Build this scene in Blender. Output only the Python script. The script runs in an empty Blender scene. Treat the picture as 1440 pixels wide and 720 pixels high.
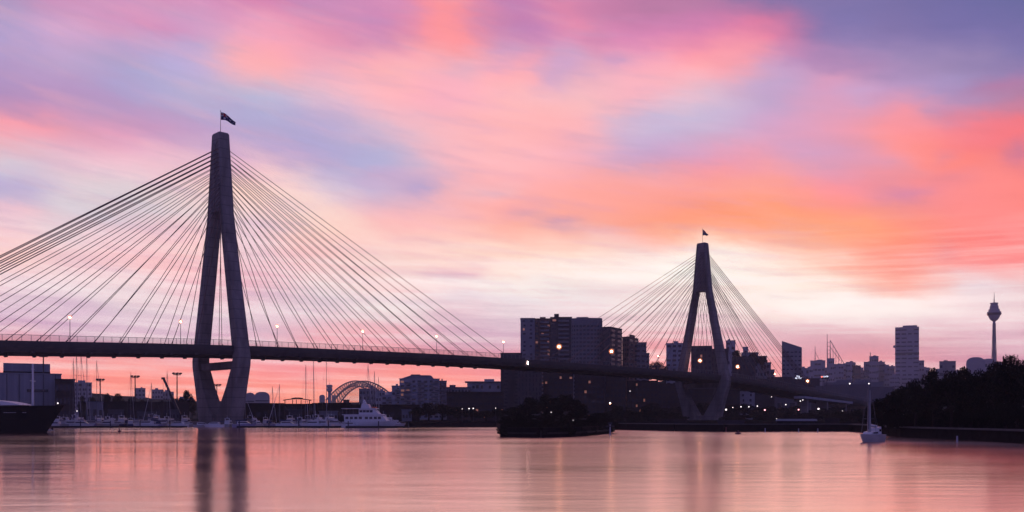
import bpy, math, random
from mathutils import Vector, Matrix
random.seed(11)
D = bpy.data
scene = bpy.context.scene
COL = scene.collection
R = math.radians
F = 1310.0; HY = 586.0; CAMZ = 4.0     # focal length (px of the 1440 px photo), horizon row, eye height

def PX(px, d): return (px - 720.0) * d / F
def PZ(py, d): return CAMZ + (HY - py) * d / F
def s2l(c):
    out = []
    for v in c[:3]:
        v /= 255.0
        out.append(v / 12.92 if v <= 0.04045 else ((v + 0.055) / 1.055) ** 2.4)
    return out

# ------------------------------------------------------------------ materials
def mat(name, col, rough=0.8, var=0.25, scale=0.5, metallic=0.0, bump=0.0, stretch=(1, 1, 1), spec=0.3, col2=None):
    m = D.materials.new(name); m.use_nodes = True
    nt = m.node_tree; n = nt.nodes; l = nt.links
    b = n['Principled BSDF']
    tc = n.new('ShaderNodeTexCoord'); mp = n.new('ShaderNodeMapping'); mp.inputs['Scale'].default_value = stretch
    no = n.new('ShaderNodeTexNoise'); no.inputs['Scale'].default_value = scale; no.inputs['Detail'].default_value = 6
    no.inputs['Roughness'].default_value = 0.6
    cr = n.new('ShaderNodeValToRGB')
    a = [max(0, c * (1 - var)) for c in col]; z = [min(1, c * (1 + var)) for c in (col2 or col)]
    cr.color_ramp.elements[0].position = 0.3; cr.color_ramp.elements[0].color = (*a, 1)
    cr.color_ramp.elements[1].position = 0.7; cr.color_ramp.elements[1].color = (*z, 1)
    l.new(tc.outputs['Object'], mp.inputs[0]); l.new(mp.outputs[0], no.inputs['Vector'])
    l.new(no.outputs['Fac'], cr.inputs[0]); l.new(cr.outputs[0], b.inputs['Base Color'])
    b.inputs['Roughness'].default_value = rough; b.inputs['Metallic'].default_value = metallic
    b.inputs['Specular IOR Level'].default_value = spec
    if bump:
        bp = n.new('ShaderNodeBump'); bp.inputs['Strength'].default_value = bump
        l.new(no.outputs['Fac'], bp.inputs['Height']); l.new(bp.outputs[0], b.inputs['Normal'])
    return m

def glow(name, col, strength):
    m = D.materials.new(name); m.use_nodes = True
    b = m.node_tree.nodes['Principled BSDF']
    b.inputs['Base Color'].default_value = (*col, 1)
    b.inputs['Emission Color'].default_value = (*col, 1)
    b.inputs['Emission Strength'].default_value = strength
    return m

M = dict(
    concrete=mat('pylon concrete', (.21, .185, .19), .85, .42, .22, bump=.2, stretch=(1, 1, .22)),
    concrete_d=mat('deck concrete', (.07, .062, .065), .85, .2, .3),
    asphalt=mat('asphalt', (.05, .05, .055), .9, .2, .6),
    paint_white=mat('road paint', (.7, .7, .68), .7, .1, 2),
    cable=mat('cable sheath', (.13, .07, .07), .5, .1, .4),
    steel=mat('painted steel', (.16, .16, .18), .5, .2, 1.2, metallic=.3),
    steel_d=mat('dark steel', (.05, .05, .06), .55, .2, 1.0, metallic=.3),
    arch=mat('arch steel', (.05, .045, .055), .6, .15, .05),
    white=mat('white gelcoat', (.66, .66, .70), .35, .06, 1.0, spec=.5),
    cream=mat('cream gelcoat', (.36, .35, .37), .4, .08, 1.0),
    blue=mat('navy hull paint', (.03, .045, .12), .3, .1, 1.0, spec=.5),
    lilac=mat('grey blue hull paint', (.26, .25, .38), .4, .1, 1.0),
    black=mat('black hull paint', (.006, .006, .008), .5, .1, .5, spec=.12),
    canvas=mat('boat canvas', (.05, .07, .14), .9, .15, 3),
    orange=mat('orange liferaft cover', (.7, .16, .05), .6, .1, 2),
    glass=mat('dark glazing', (.035, .035, .05), .15, .2, .5, spec=.6),
    shed=mat('pale shed cladding', (.24, .25, .31), .7, .18, .15, stretch=(6, 6, .1)),
    shed2=mat('weathered grey cladding', (.10, .10, .125), .8, .15, .2, stretch=(6, 6, .1)),
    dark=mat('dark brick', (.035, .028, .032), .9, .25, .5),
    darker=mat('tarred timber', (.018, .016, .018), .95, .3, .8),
    roof=mat('grey roof sheet', (.14, .13, .16), .7, .15, .3, stretch=(5, .3, 1)),
    roof_l=mat('pale roof sheet', (.42, .42, .47), .6, .1, .3),
    b_grey=mat('grey render', (.22, .215, .26), .85, .15, .12),
    b_pale=mat('pale render', (.34, .34, .41), .85, .12, .12),
    b_warm=mat('brown brick', (.17, .11, .10), .9, .2, .15),
    b_dark=mat('charcoal render', (.07, .062, .075), .85, .2, .15),
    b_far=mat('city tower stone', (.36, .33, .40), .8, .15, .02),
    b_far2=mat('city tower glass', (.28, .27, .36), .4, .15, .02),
    slab=mat('balcony slab', (.21, .20, .23), .85, .1, .5),
    bark=mat('bark', (.02, .017, .015), .95, .3, 3, bump=.3),
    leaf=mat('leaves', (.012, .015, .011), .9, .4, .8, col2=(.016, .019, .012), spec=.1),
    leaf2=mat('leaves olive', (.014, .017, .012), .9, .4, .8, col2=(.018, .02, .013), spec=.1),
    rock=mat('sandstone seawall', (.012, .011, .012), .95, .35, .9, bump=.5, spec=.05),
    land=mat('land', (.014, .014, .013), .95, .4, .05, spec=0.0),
    hill=mat('wooded hills', (.02, .024, .022), .95, .35, .02, bump=.2, spec=0.0),
    path=mat('foreshore path', (.10, .095, .10), .9, .15, .5),
    buoy=mat('buoy paint', (.16, .05, .06), .6, .2, 2),
    skin=mat('skin', (.35, .22, .17), .7, .1, 5),
    cloth=mat('dark clothing', (.03, .03, .045), .9, .2, 5),
    flagblue=mat('flag blue', (.012, .02, .09), .8, .1, 2),
    flagred=mat('flag red', (.5, .03, .03), .8, .1, 2),
    flagwhite=mat('flag white', (.6, .6, .6), .8, .05, 2),
    sodium=glow('sodium lamp', (1.0, .40, .20), 1.8),
    sodium_hi=glow('bright sodium lamp', (1.0, .34, .14), 1.7),
    bulb=glow('sodium bulb', (1.0, .50, .28), 70),
    lampwhite=glow('white lamp', (1.0, .86, .85), 2.6),
    lamppink=glow('pink lamp', (1.0, .4, .45), 4),
    winlit=glow('lit window', (1.0, .42, .25), .16),
    signwhite=glow('sign letters', (.8, .82, 1.0), 2.2),
    signred=glow('sign emblem', (1.0, .2, .16), 2.2),
    navlight=glow('girder light', (1.0, .72, .66), 14),
)

def lantern_glass(name, col, st, op):      # lamp halo put into a half-clear glowing globe round the bulb
    m = D.materials.new(name); m.use_nodes = True; q = m.node_tree
    for n in list(q.nodes):
        if n.type == 'BSDF_PRINCIPLED': q.nodes.remove(n)
    e = q.nodes.new('ShaderNodeEmission'); e.inputs[0].default_value = (*col, 1); e.inputs[1].default_value = st
    t = q.nodes.new('ShaderNodeBsdfTransparent'); x = q.nodes.new('ShaderNodeMixShader'); x.inputs[0].default_value = op
    q.links.new(t.outputs[0], x.inputs[1]); q.links.new(e.outputs[0], x.inputs[2])
    q.links.new(x.outputs[0], [n for n in q.nodes if n.type == 'OUTPUT_MATERIAL'][0].inputs[0]); return m
M['sodium'] = lantern_glass('sodium lantern glass', (1.0, .36, .2), 1.6, .32)
M['sodium_hi'] = lantern_glass('bright lantern glass', (1.0, .30, .14), 1.6, .30)
# pour joints and rain streaks on the pylons
q = M['concrete'].node_tree; pb0 = q.nodes['Principled BSDF']; lk = pb0.inputs['Base Color'].links[0].from_socket
tq = q.nodes.new('ShaderNodeTexCoord'); sq = q.nodes.new('ShaderNodeSeparateXYZ'); q.links.new(tq.outputs['Object'], sq.inputs[0])
md = q.nodes.new('ShaderNodeMath'); md.operation = 'PINGPONG'; md.inputs[1].default_value = 1.95; q.links.new(sq.outputs[2], md.inputs[0])
lt_ = q.nodes.new('ShaderNodeMath'); lt_.operation = 'LESS_THAN'; lt_.inputs[1].default_value = .14; q.links.new(md.outputs[0], lt_.inputs[0])
ms_ = q.nodes.new('ShaderNodeMath'); ms_.operation = 'MULTIPLY'; ms_.inputs[1].default_value = .45; q.links.new(lt_.outputs[0], ms_.inputs[0])
mj = q.nodes.new('ShaderNodeMix'); mj.data_type = 'RGBA'; q.links.new(ms_.outputs[0], mj.inputs[0]); q.links.new(lk, mj.inputs[6]); mj.inputs[7].default_value = (.05, .045, .05, 1)
q.links.new(mj.outputs[2], pb0.inputs['Base Color'])

# ------------------------------------------------------------------ mesh builder
class MB:
    def __init__(s): s.v = []; s.f = []; s.mi = []; s.m = 0
    def add(s, vs, fs):
        o = len(s.v); s.v += [tuple(p) for p in vs]
        s.f += [tuple(i + o for i in f) for f in fs]; s.mi += [s.m] * len(fs)
    def box(s, x, y, z, sx, sy, sz, rz=0):        # x,y centre, z bottom
        c, n = math.cos(rz), math.sin(rz); vs = []
        for dz in (0, sz):
            for a, b in ((-1, -1), (1, -1), (1, 1), (-1, 1)):
                u, w = a * sx / 2, b * sy / 2
                vs.append((x + u * c - w * n, y + u * n + w * c, z + dz))
        s.add(vs, [(3, 2, 1, 0), (4, 5, 6, 7), (0, 1, 5, 4), (1, 2, 6, 5), (2, 3, 7, 6), (3, 0, 4, 7)])
    def bar(s, p, q, w, h=None):                  # rectangular bar between two points
        h = h or w; p = Vector(p); q = Vector(q); d = (q - p).normalized()
        up = Vector((0, 0, 1)) if abs(d.z) < .95 else Vector((1, 0, 0))
        a = d.cross(up).normalized(); b = a.cross(d).normalized(); vs = []
        for c in (p, q):
            for i, j in ((-1, -1), (1, -1), (1, 1), (-1, 1)): vs.append(c + a * i * w / 2 + b * j * h / 2)
        s.add(vs, [(3, 2, 1, 0), (4, 5, 6, 7), (0, 1, 5, 4), (1, 2, 6, 5), (2, 3, 7, 6), (3, 0, 4, 7)])
    def tube(s, p, q, r0, r1=None, n=8):
        r1 = r0 if r1 is None else r1
        p = Vector(p); q = Vector(q); d = (q - p).normalized()
        up = Vector((0, 0, 1)) if abs(d.z) < .95 else Vector((1, 0, 0))
        a = d.cross(up).normalized(); b = a.cross(d).normalized(); vs = []
        for c, r in ((p, r0), (q, r1)):
            for i in range(n):
                t = 2 * math.pi * i / n; vs.append(c + a * math.cos(t) * r + b * math.sin(t) * r)
        s.add(vs, [(i, (i + 1) % n, n + (i + 1) % n, n + i) for i in range(n)] + [tuple(range(n))[::-1], tuple(range(n, 2 * n))])
    def lathe(s, prof, n=16, x=0, y=0):
        vs = []
        for r, z in prof:
            for i in range(n):
                t = 2 * math.pi * i / n; vs.append((x + r * math.cos(t), y + r * math.sin(t), z))
        fs = []
        for k in range(len(prof) - 1):
            for i in range(n):
                j = (i + 1) % n; fs.append((k * n + i, k * n + j, (k + 1) * n + j, (k + 1) * n + i))
        fs += [tuple(range(n))[::-1], tuple(range((len(prof) - 1) * n, len(prof) * n))]
        s.add(vs, fs)
    def ball(s, x, y, z, r, n=8):
        s.lathe([(r * math.sin(math.pi * k / 6) + .0001, z - r * math.cos(math.pi * k / 6)) for k in range(7)], n, x, y)
    def prism(s, poly, z0, z1):                   # poly in x,y
        n = len(poly)
        s.add([(a, b, z0) for a, b in poly] + [(a, b, z1) for a, b in poly],
              [tuple(range(n))[::-1], tuple(range(n, 2 * n))] + [(i, (i + 1) % n, n + (i + 1) % n, n + i) for i in range(n)])
    def xz(s, poly, y0, y1, taper=1.0):           # profile in x,z extruded along y
        n = len(poly)
        s.add([(a, y0, b) for a, b in poly] + [(a, y1, b) for a, b in poly],
              [tuple(range(n)), tuple(range(n, 2 * n))[::-1]] + [(i, n + i, n + (i + 1) % n, (i + 1) % n) for i in range(n)])
    def loft(s, rings, cap=True):
        n = len(rings[0]); vs = [p for r in rings for p in r]; fs = []
        for k in range(len(rings) - 1):
            for i in range(n):
                j = (i + 1) % n; fs.append((k * n + i, k * n + j, (k + 1) * n + j, (k + 1) * n + i))
        if cap: fs += [tuple(range(n))[::-1], tuple(range((len(rings) - 1) * n, len(rings) * n))]
        s.add(vs, fs)
    def build(s, name, mats, parent=None, loc=None, smooth=False):
        me = D.meshes.new(name); me.from_pydata(s.v, [], s.f)
        if not isinstance(mats, (list, tuple)): mats = [mats]
        for m in mats: me.materials.append(M[m] if isinstance(m, str) else m)
        for i, p in enumerate(me.polygons):
            p.material_index = s.mi[i]; p.use_smooth = smooth
        me.update(); o = D.objects.new(name, me); COL.objects.link(o)
        if parent: o.parent = parent
        if loc: o.location = loc
        return o

def tag(o, label=None, cat=None, group=None, kind=None):
    if label: o['label'] = label
    if cat: o['category'] = cat
    if group: o['group'] = group
    if kind: o['kind'] = kind
    return o
def thing(name, label, cat, loc=(0, 0, 0), rz=0, group=None):
    o = D.objects.new(name, None); COL.objects.link(o); o.location = loc; o.rotation_euler = (0, 0, rz)
    o.empty_display_size = 1
    return tag(o, label, cat, group)
def box_part(name, m, parent, *a):
    b = MB(); b.box(*a); return b.build(name, m, parent)
def copy_tree(o, parent=None):
    c = o.copy(); COL.objects.link(c); c.parent = parent
    for ch in list(o.children): copy_tree(ch, c)
    return c
def place(o, loc, rz=0, label=None, sc=None):
    o.location = loc; o.rotation_euler = (0, 0, rz)
    if label: o['label'] = label
    if sc: o.scale = sc if isinstance(sc, tuple) else (sc, sc, sc)
    return o

# ------------------------------------------------------------------ camera
cam = D.objects.new('camera', D.cameras.new('camera')); COL.objects.link(cam); scene.camera = cam
cam.location = (0, 0, CAMZ); cam.rotation_euler = (R(90), 0, 0)
cam.data.sensor_width = 36; cam.data.lens = F / 1440 * 36; cam.data.shift_y = (HY - 360) / 1440
cam.data.clip_start = .5; cam.data.clip_end = 20000

# ------------------------------------------------------------------ sky
GX = [90 * i for i in range(17)]
GRID = {
 0: [(172,150,190),(205,150,190),(212,150,190),(215,150,190),(212,130,174),(200,140,185),(218,145,185),(242,145,170),(205,130,175),(200,128,170),(180,122,160),(180,125,165),(132,117,168),(130,118,170),(120,112,165),(115,110,165),(108,108,160)],
 45: [(178,160,205),(205,165,205),(212,157,197),(205,165,205),(236,162,190),(228,148,180),(207,138,182),(248,150,162),(198,135,182),(225,142,182),(215,135,180),(215,130,175),(222,125,165),(142,122,175),(135,120,172),(125,115,170),(122,113,168)],
 90: [(180,155,200),(190,165,205),(180,165,205),(195,175,215),(255,175,182),(240,172,190),(255,178,185),(252,178,187),(255,170,180),(225,165,190),(245,170,190),(255,165,175),(208,162,200),(195,150,190),(165,140,185),(155,135,180),(140,125,175)],
 135: [(180,145,190),(185,150,195),(178,165,208),(185,175,210),(190,185,215),(228,187,205),(255,182,190),(250,176,192),(255,185,190),(250,190,195),(245,182,195),(225,190,210),(195,167,205),(215,160,195),(200,155,195),(172,145,190),(185,130,165)],
 180: [(245,160,175),(225,160,185),(215,155,190),(195,160,200),(180,165,205),(185,170,210),(222,185,205),(250,185,193),(255,182,185),(252,180,186),(210,184,212),(202,180,212),(215,165,200),(232,158,182),(250,150,155),(240,135,150),(242,125,135)],
 225: [(215,200,215),(232,192,207),(243,195,210),(232,190,207),(215,175,205),(185,170,210),(187,180,215),(245,185,195),(255,185,190),(243,176,190),(208,166,200),(232,157,182),(238,160,178),(218,158,188),(255,150,150),(255,135,130),(235,130,140)],
 270: [(195,184,212),(220,205,215),(222,208,215),(240,208,210),(255,215,205),(230,205,215),(208,180,208),(243,180,188),(255,176,176),(255,170,165),(255,165,160),(255,160,150),(255,160,145),(255,150,155),(235,145,158),(252,143,148),(255,138,135)],
 315: [(240,200,210),(225,205,215),(222,205,218),(235,210,215),(237,205,213),(255,215,205),(255,192,190),(255,190,186),(255,178,166),(250,172,160),(255,168,152),(255,160,132),(255,156,130),(255,157,128),(255,150,130),(255,140,135),(255,138,138)],
 360: [(255,210,205),(242,205,210),(250,200,205),(255,200,200),(240,200,210),(255,205,205),(248,213,208),(255,215,205),(255,213,200),(255,218,205),(252,226,220),(255,243,233),(255,212,195),(255,180,157),(255,148,132),(255,138,135),(255,140,140)],
 400: [(240,205,215),(230,200,212),(235,205,212),(245,192,202),(235,182,197),(240,215,220),(255,206,206),(250,220,220),(250,235,230),(250,235,230),(252,237,232),(255,236,226),(255,237,227),(255,225,212),(255,178,165),(240,213,218),(235,200,205)],
 440: [(215,180,205),(215,180,205),(230,208,218),(236,206,215),(230,200,212),(230,200,212),(245,228,229),(226,192,206),(225,205,215),(230,210,218),(236,207,212),(236,207,212),(246,226,221),(250,233,229),(255,240,236),(242,215,220),(235,205,212)],
 480: [(245,165,172),(222,166,188),(216,170,194),(216,170,194),(222,172,193),(240,170,182),(235,170,185),(217,166,188),(212,165,188),(217,165,183),(238,170,180),(227,170,184),(226,174,188),(217,166,184),(220,170,184),(215,165,184),(212,161,184)],
 520: [(255,146,140),(255,147,142),(255,150,145),(252,150,150),(250,150,155),(250,150,155),(250,152,153),(250,151,153),(245,150,158),(245,150,158),(248,150,152),(246,152,155),(240,155,160),(232,152,163),(225,150,165),(212,147,168),(200,145,170)],
 560: [(255,150,138),(255,150,138),(255,150,138),(255,152,137),(255,152,137),(255,153,136),(255,155,135),(255,153,138),(252,152,142),(250,152,145),(248,152,148),(245,153,152),(240,155,158),(235,154,160),(225,152,164),(212,150,168),(200,150,170)],
 600: [(250,150,140)] * 10 + [(240,150,148)] * 7,
}
# soft clouds of the photographed sky: x, y, rx, ry, tilt deg, colour, strength
CLOUDS = [
 (600,262,30,9,-5,(178,162,208),.85),(540,250,45,8,8,(205,165,200),.6),(790,313,38,6,8,(205,155,182),.75),(750,301,25,4,5,(215,165,185),.6),
 (860,330,34,6,0,(240,195,200),.5),(783,90,28,34,0,(203,165,206),.75),(625,34,27,40,0,(255,150,155),.85),(865,88,20,6,0,(200,155,198),.75),
 (1040,80,42,28,-10,(255,160,168),.7),(930,170,70,11,-3,(198,188,220),.55),(950,213,50,15,-3,(205,165,203),.35),(1285,268,40,6,-8,(200,130,178),.8),
 (1330,256,34,6,-14,(215,135,165),.6),(1125,226,28,7,-4,(200,160,202),.7),(1230,222,46,15,12,(215,155,190),.55),(1105,205,30,5,0,(205,160,200),.5),
 (1325,219,14,4,0,(212,140,170),.5),(1432,208,16,4,0,(198,125,158),.8),(1432,229,20,6,0,(190,118,160),.8),(1320,348,18,8,0,(212,140,165),.65),
 (1400,122,46,9,-8,(188,125,165),.7),(250,66,70,9,4,(178,167,212),.7),(345,80,50,16,8,(255,178,180),.6),(190,26,95,6,12,(214,138,180),.65),
 (15,262,55,16,10,(188,172,212),.7),(20,293,40,10,0,(246,196,206),.6),(240,325,55,12,0,(252,192,200),.65),(20,175,80,9,8,(252,160,172),.75),
 (660,394,140,9,-3,(254,242,240),.7),(560,386,60,6,0,(250,236,236),.5),(620,420,160,7,0,(224,214,224),.5),(622,373,44,6,6,(232,184,200),.7),
 (1000,380,95,22,-2,(255,250,242),.85),(1190,428,130,13,3,(255,249,246),.85),(1335,403,46,10,0,(224,216,226),.5),(1110,455,85,5,-3,(222,190,206),.7),
 (1130,312,95,18,6,(255,166,120),.6),(960,320,90,12,6,(255,160,126),.5),(1085,372,80,12,10,(255,232,220),.5),(1290,395,60,10,14,(255,170,158),.6),
 (1380,448,90,5,0,(250,230,232),.6),(1420,180,60,16,-10,(250,122,132),.6),(1275,160,34,20,0,(255,150,158),.65),(1160,85,70,14,8,(170,130,178),.6),
 (835,45,22,22,0,(190,132,172),.4),(800,30,30,16,0,(232,140,168),.6),(1190,118,30,9,0,(232,158,188),.6),(1210,133,22,10,0,(192,170,214),.6),
 (100,130,110,20,14,(186,148,192),.5),(700,75,30,18,10,(196,160,205),.6),(645,100,30,14,0,(215,175,200),.5),(460,200,120,26,16,(178,172,212),.4),
 (400,250,60,16,35,(255,212,208),.5),(470,300,90,16,32,(255,216,206),.6),(720,352,120,8,8,(255,224,208),.5),(330,440,90,7,-3,(238,222,228),.5),
 (100,405,110,9,-4,(236,222,228),.5),(60,440,90,10,0,(212,178,206),.5),(520,470,70,5,0,(250,165,170),.5),(880,262,90,16,0,(255,166,156),.5),
 (690,265,36,6,0,(235,190,200),.55),(712,295,30,3,4,(225,150,175),.6),(1370,260,60,30,0,(255,142,138),.5),(1200,475,120,4,0,(228,180,192),.5),(1010,405,130,6,2,(250,222,218),.6),
 (840,408,100,6,-3,(242,226,228),.5),(760,430,90,5,0,(236,212,220),.5),(1300,455,90,5,0,(236,205,214),.5),(190,380,60,7,-10,(252,205,208),.5),
]
YS = sorted(GRID)
def cr(p0, p1, p2, p3, t):
    return .5 * (2 * p1 + (p2 - p0) * t + (2 * p0 - 5 * p1 + 4 * p2 - p3) * t * t + (3 * p1 - p0 - 3 * p2 + p3) * t ** 3)
def sky_px(x, y):
    x = min(1440, max(0, x)); y = min(600, max(0, y))
    i = min(15, int(x // 90)); tx = x / 90 - i
    k = 0
    while k < len(YS) - 2 and y > YS[k + 1]: k += 1
    ty = (y - YS[k]) / (YS[k + 1] - YS[k]); out = []
    for c in range(3):
        col = []
        for kk in (k - 1, k, k + 1, k + 2):
            row = GRID[YS[min(len(YS) - 1, max(0, kk))]]
            g = [row[min(16, max(0, i + q))][c] for q in (-1, 0, 1, 2)]
            col.append(cr(*g, tx))
        out.append(cr(*col, ty))
    for (cx, cy, rx, ry, a, colr, s) in CLOUDS:
        ca, sa = math.cos(R(a)), math.sin(R(a)); dx, dy = x - cx, y - cy
        u = (dx * ca + dy * sa) / rx; v = (-dx * sa + dy * ca) / ry
        w = s * math.exp(-(u * u + v * v) ** 1.3 * .7)
        if w > .005: out = [o + (q - o) * w for o, q in zip(out, colr)]
    return [min(255, max(0, o)) for o in out]

world = D.worlds.new('World'); scene.world = world; world.use_nodes = True
nt = world.node_tree; N = nt.nodes; L = nt.links
for n in list(N): N.remove(n)
def node(t, **kw):
    n = N.new(t)
    for k, v in kw.items(): setattr(n, k, v)
    return n
def math_n(op, a, b=None, c=None, clamp=False):
    n = node('ShaderNodeMath', operation=op, use_clamp=clamp)
    for i, q in enumerate((a, b, c)):
        if q is None: continue
        if isinstance(q, (int, float)): n.inputs[i].default_value = q
        else: L.new(q, n.inputs[i])
    return n.outputs[0]
def mix(f, a, b, blend='MIX'):
    n = node('ShaderNodeMix', data_type='RGBA', blend_type=blend)
    if isinstance(f, (int, float)): n.inputs['Factor'].default_value = f
    else: L.new(f, n.inputs['Factor'])
    for s, q in (('A', a), ('B', b)):
        i = [x for x in n.inputs if x.name == s and x.type == 'RGBA'][0]
        if isinstance(q, tuple): i.default_value = (*q[:3], 1)
        else: L.new(q, i)
    return [x for x in n.outputs if x.type == 'RGBA'][0]
tc = node('ShaderNodeTexCoord'); sx = node('ShaderNodeSeparateXYZ'); L.new(tc.outputs['Generated'], sx.inputs[0])
az0 = math_n('ARCTAN2', sx.outputs[0], sx.outputs[1]); el0 = math_n('ARCSINE', sx.outputs[2])
cb = node('ShaderNodeCombineXYZ'); L.new(az0, cb.inputs[0]); L.new(el0, cb.inputs[1])
def noise(scale, detail, rough, stretch, rot, off=0):
    m0 = node('ShaderNodeMapping'); m0.inputs['Rotation'].default_value = (0, 0, rot); L.new(cb.outputs[0], m0.inputs[0])
    mp = node('ShaderNodeMapping'); mp.inputs['Scale'].default_value = stretch; mp.inputs['Location'].default_value = (off, off * .7, 0)
    L.new(m0.outputs[0], mp.inputs[0]); no = node('ShaderNodeTexNoise'); L.new(mp.outputs[0], no.inputs['Vector'])
    no.inputs['Scale'].default_value = scale; no.inputs['Detail'].default_value = detail; no.inputs['Roughness'].default_value = rough
    return no
wn = noise(5, 4, .55, (1, 4.5, 1), R(14)); ws = node('ShaderNodeSeparateColor'); L.new(wn.outputs['Color'], ws.inputs[0])
wn2 = noise(13, 5, .62, (1, 2.6, 1), R(12), 3.1); ws2 = node('ShaderNodeSeparateColor'); L.new(wn2.outputs['Color'], ws2.inputs[0])
def warp(base, s1, a1, s2, a2):
    t = math_n('MULTIPLY_ADD', math_n('SUBTRACT', s1, .5), a1, base)
    return math_n('MULTIPLY_ADD', math_n('SUBTRACT', s2, .5), a2, t)
azw = warp(az0, ws.outputs[0], .045, ws2.outputs[0], .05)
elw = warp(el0, ws.outputs[1], .016, ws2.outputs[1], .026)
SEG = [(-30, -10), (-10, 10), (10, 30)]
segf = [math_n('MULTIPLY_ADD', azw, 1 / R(b_ - a_), -a_ / (b_ - a_), clamp=True) for a_, b_ in SEG]
sel1 = math_n('GREATER_THAN', azw, R(-10)); sel2 = math_n('GREATER_THAN', azw, R(10))
SKY_GAIN = 2.2           # head-room: colours are stored divided by this, the Background multiplies it back
HAZE = 0.95e-4
HBOX = (4700.0, 4100.0, 330.0)     # half width, far end, top of the haze box
HC = (.27, .19, .29)               # light the haze itself adds
def haze_T(az, el):
    a = abs(az); e = max(el, .002)
    Lp = min((HBOX[2] - CAMZ) / math.sin(e), HBOX[1] / (math.cos(a) * math.cos(e)), HBOX[0] / max(1e-3, math.sin(a) * math.cos(e)))
    return math.exp(-HAZE * Lp)
def behind_haze(c, az, el):
    T = haze_T(az, el); return [max(0.004, (v - (1 - T) * h) / T) / SKY_GAIN for v, h in zip(c, HC)]
def ramp(fac, az_a, az_w, el):
    r = node('ShaderNodeValToRGB'); e = r.color_ramp.elements
    flat = []
    for k in range(30):
        if 0 < k < 29: e.new(k / 29.0)
        ar, er = R(az_a + az_w * k / 29.0), R(el)
        c = s2l(sky_px(720 + F * math.tan(ar), HY - F * math.tan(er) / math.cos(ar)))
        flat += [*behind_haze(c, ar, er), 1.0]
    e.foreach_set('color', flat)
    L.new(fac, r.inputs[0]); return r.outputs[0]
cur = None; STEP = .65; prev = None
els = [-.5] + [k * STEP for k in range(1, 37)]
for el in els:
    row = mix(sel2, mix(sel1, ramp(segf[0], -30, 20, el), ramp(segf[1], -10, 20, el)), ramp(segf[2], 10, 20, el))
    if cur is None: cur = row
    else:
        mr = node('ShaderNodeMapRange'); mr.inputs['From Min'].default_value = R(prev); mr.inputs['From Max'].default_value = R(el)
        L.new(elw, mr.inputs['Value']); cur = mix(mr.outputs[0], cur, row)
    prev = el
# the rest of the dome: dusk blue behind and overhead
def elramp(stops):
    r = node('ShaderNodeValToRGB'); e = r.color_ramp.elements
    for i, (p, c) in enumerate(stops):
        q = e[0] if i == 0 else (e[-1] if i == len(stops) - 1 else e.new(p)); q.position = p; q.color = (*[v / SKY_GAIN * 1.0 for v in s2l(c)], 1)
    L.new(math_n('MULTIPLY', math_n('ABSOLUTE', el0), 1 / R(90), clamp=True), r.inputs[0]); return r.outputs[0]
back = elramp([(0, (104, 98, 158)), (.15, (98, 96, 160)), (.4, (90, 92, 152)), (1, (92, 88, 142))])
side = elramp([(0, (178, 132, 152)), (.15, (180, 140, 165)), (.3, (120, 108, 150)), (1, (88, 84, 132))])
absaz = math_n('ABSOLUTE', az0)
def mrange(v, a, b):
    m = node('ShaderNodeMapRange', interpolation_type='SMOOTHSTEP'); m.inputs['From Min'].default_value = a; m.inputs['From Max'].default_value = b
    L.new(v, m.inputs['Value']); return m.outputs[0]
rest = mix(mrange(absaz, R(55), R(95)), side, back)
cur = mix(mrange(absaz, R(29), R(48)), cur, rest)
top = elramp([(0, (150, 120, 160)), (.3, (168, 130, 168)), (.5, (120, 108, 150)), (1, (88, 84, 132))])
cur = mix(mrange(el0, R(23), R(34)), cur, mix(mrange(absaz, R(40), R(90)), top, rest))
# streaky cirrus: pink-lit and lavender filaments running across the larger clouds
def span(v, a, b):
    m = node('ShaderNodeMapRange'); m.inputs['From Min'].default_value = a; m.inputs['From Max'].default_value = b; L.new(v, m.inputs['Value']); return m.outputs[0]
front = math_n('MULTIPLY', math_n('MULTIPLY', mrange(el0, R(3), R(8)), mrange(absaz, R(70), R(40))), mrange(math_n('ADD', az0, el0), R(36), R(24)))
s1 = noise(6, 8, .62, (1, 7, 1), R(12), 5.2); s2 = noise(11, 8, .6, (1, 8, 1), R(7), 9.4)
cur = mix(math_n('MULTIPLY', math_n('MULTIPLY', span(s1.outputs['Fac'], .50, .70), front), .20), cur, tuple(v / SKY_GAIN for v in (1.08, .52, .54)))
cur = mix(math_n('MULTIPLY', math_n('MULTIPLY', span(s2.outputs['Fac'], .50, .34), front), .20), cur, tuple(v / SKY_GAIN for v in (.52, .34, .56)))
# fine wisps
fn = noise(9, 6, .6, (1, 9, 1), R(9), 7.7)
wisp = math_n('MULTIPLY_ADD', math_n('SUBTRACT', fn.outputs['Fac'], .5), .16, 1.0)
st = noise(4, 6, .62, (1, 22, 1), R(1.5), 2.3)      # thin lit and unlit cloud bands low over the city
stm = math_n('MULTIPLY', math_n('SUBTRACT', 1.0, mrange(el0, R(7), R(12))), mrange(absaz, R(60), R(40)))
sf = node('ShaderNodeMapRange'); sf.inputs['From Min'].default_value = .44; sf.inputs['From Max'].default_value = .66; L.new(st.outputs['Fac'], sf.inputs['Value'])
cur = mix(math_n('MULTIPLY', math_n('MULTIPLY', sf.outputs[0], stm), .46), cur, tuple(v / SKY_GAIN for v in (1.35, 1.15, 1.12)))
sf2 = node('ShaderNodeMapRange'); sf2.inputs['From Min'].default_value = .50; sf2.inputs['From Max'].default_value = .30; L.new(st.outputs['Fac'], sf2.inputs['Value'])
cur = mix(math_n('MULTIPLY', math_n('MULTIPLY', sf2.outputs[0], stm), .16), cur, tuple(v / SKY_GAIN for v in (.62, .40, .55)))
vm = node('ShaderNodeVectorMath', operation='SCALE'); L.new(cur, vm.inputs[0]); L.new(wisp, vm.inputs['Scale'])
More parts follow.
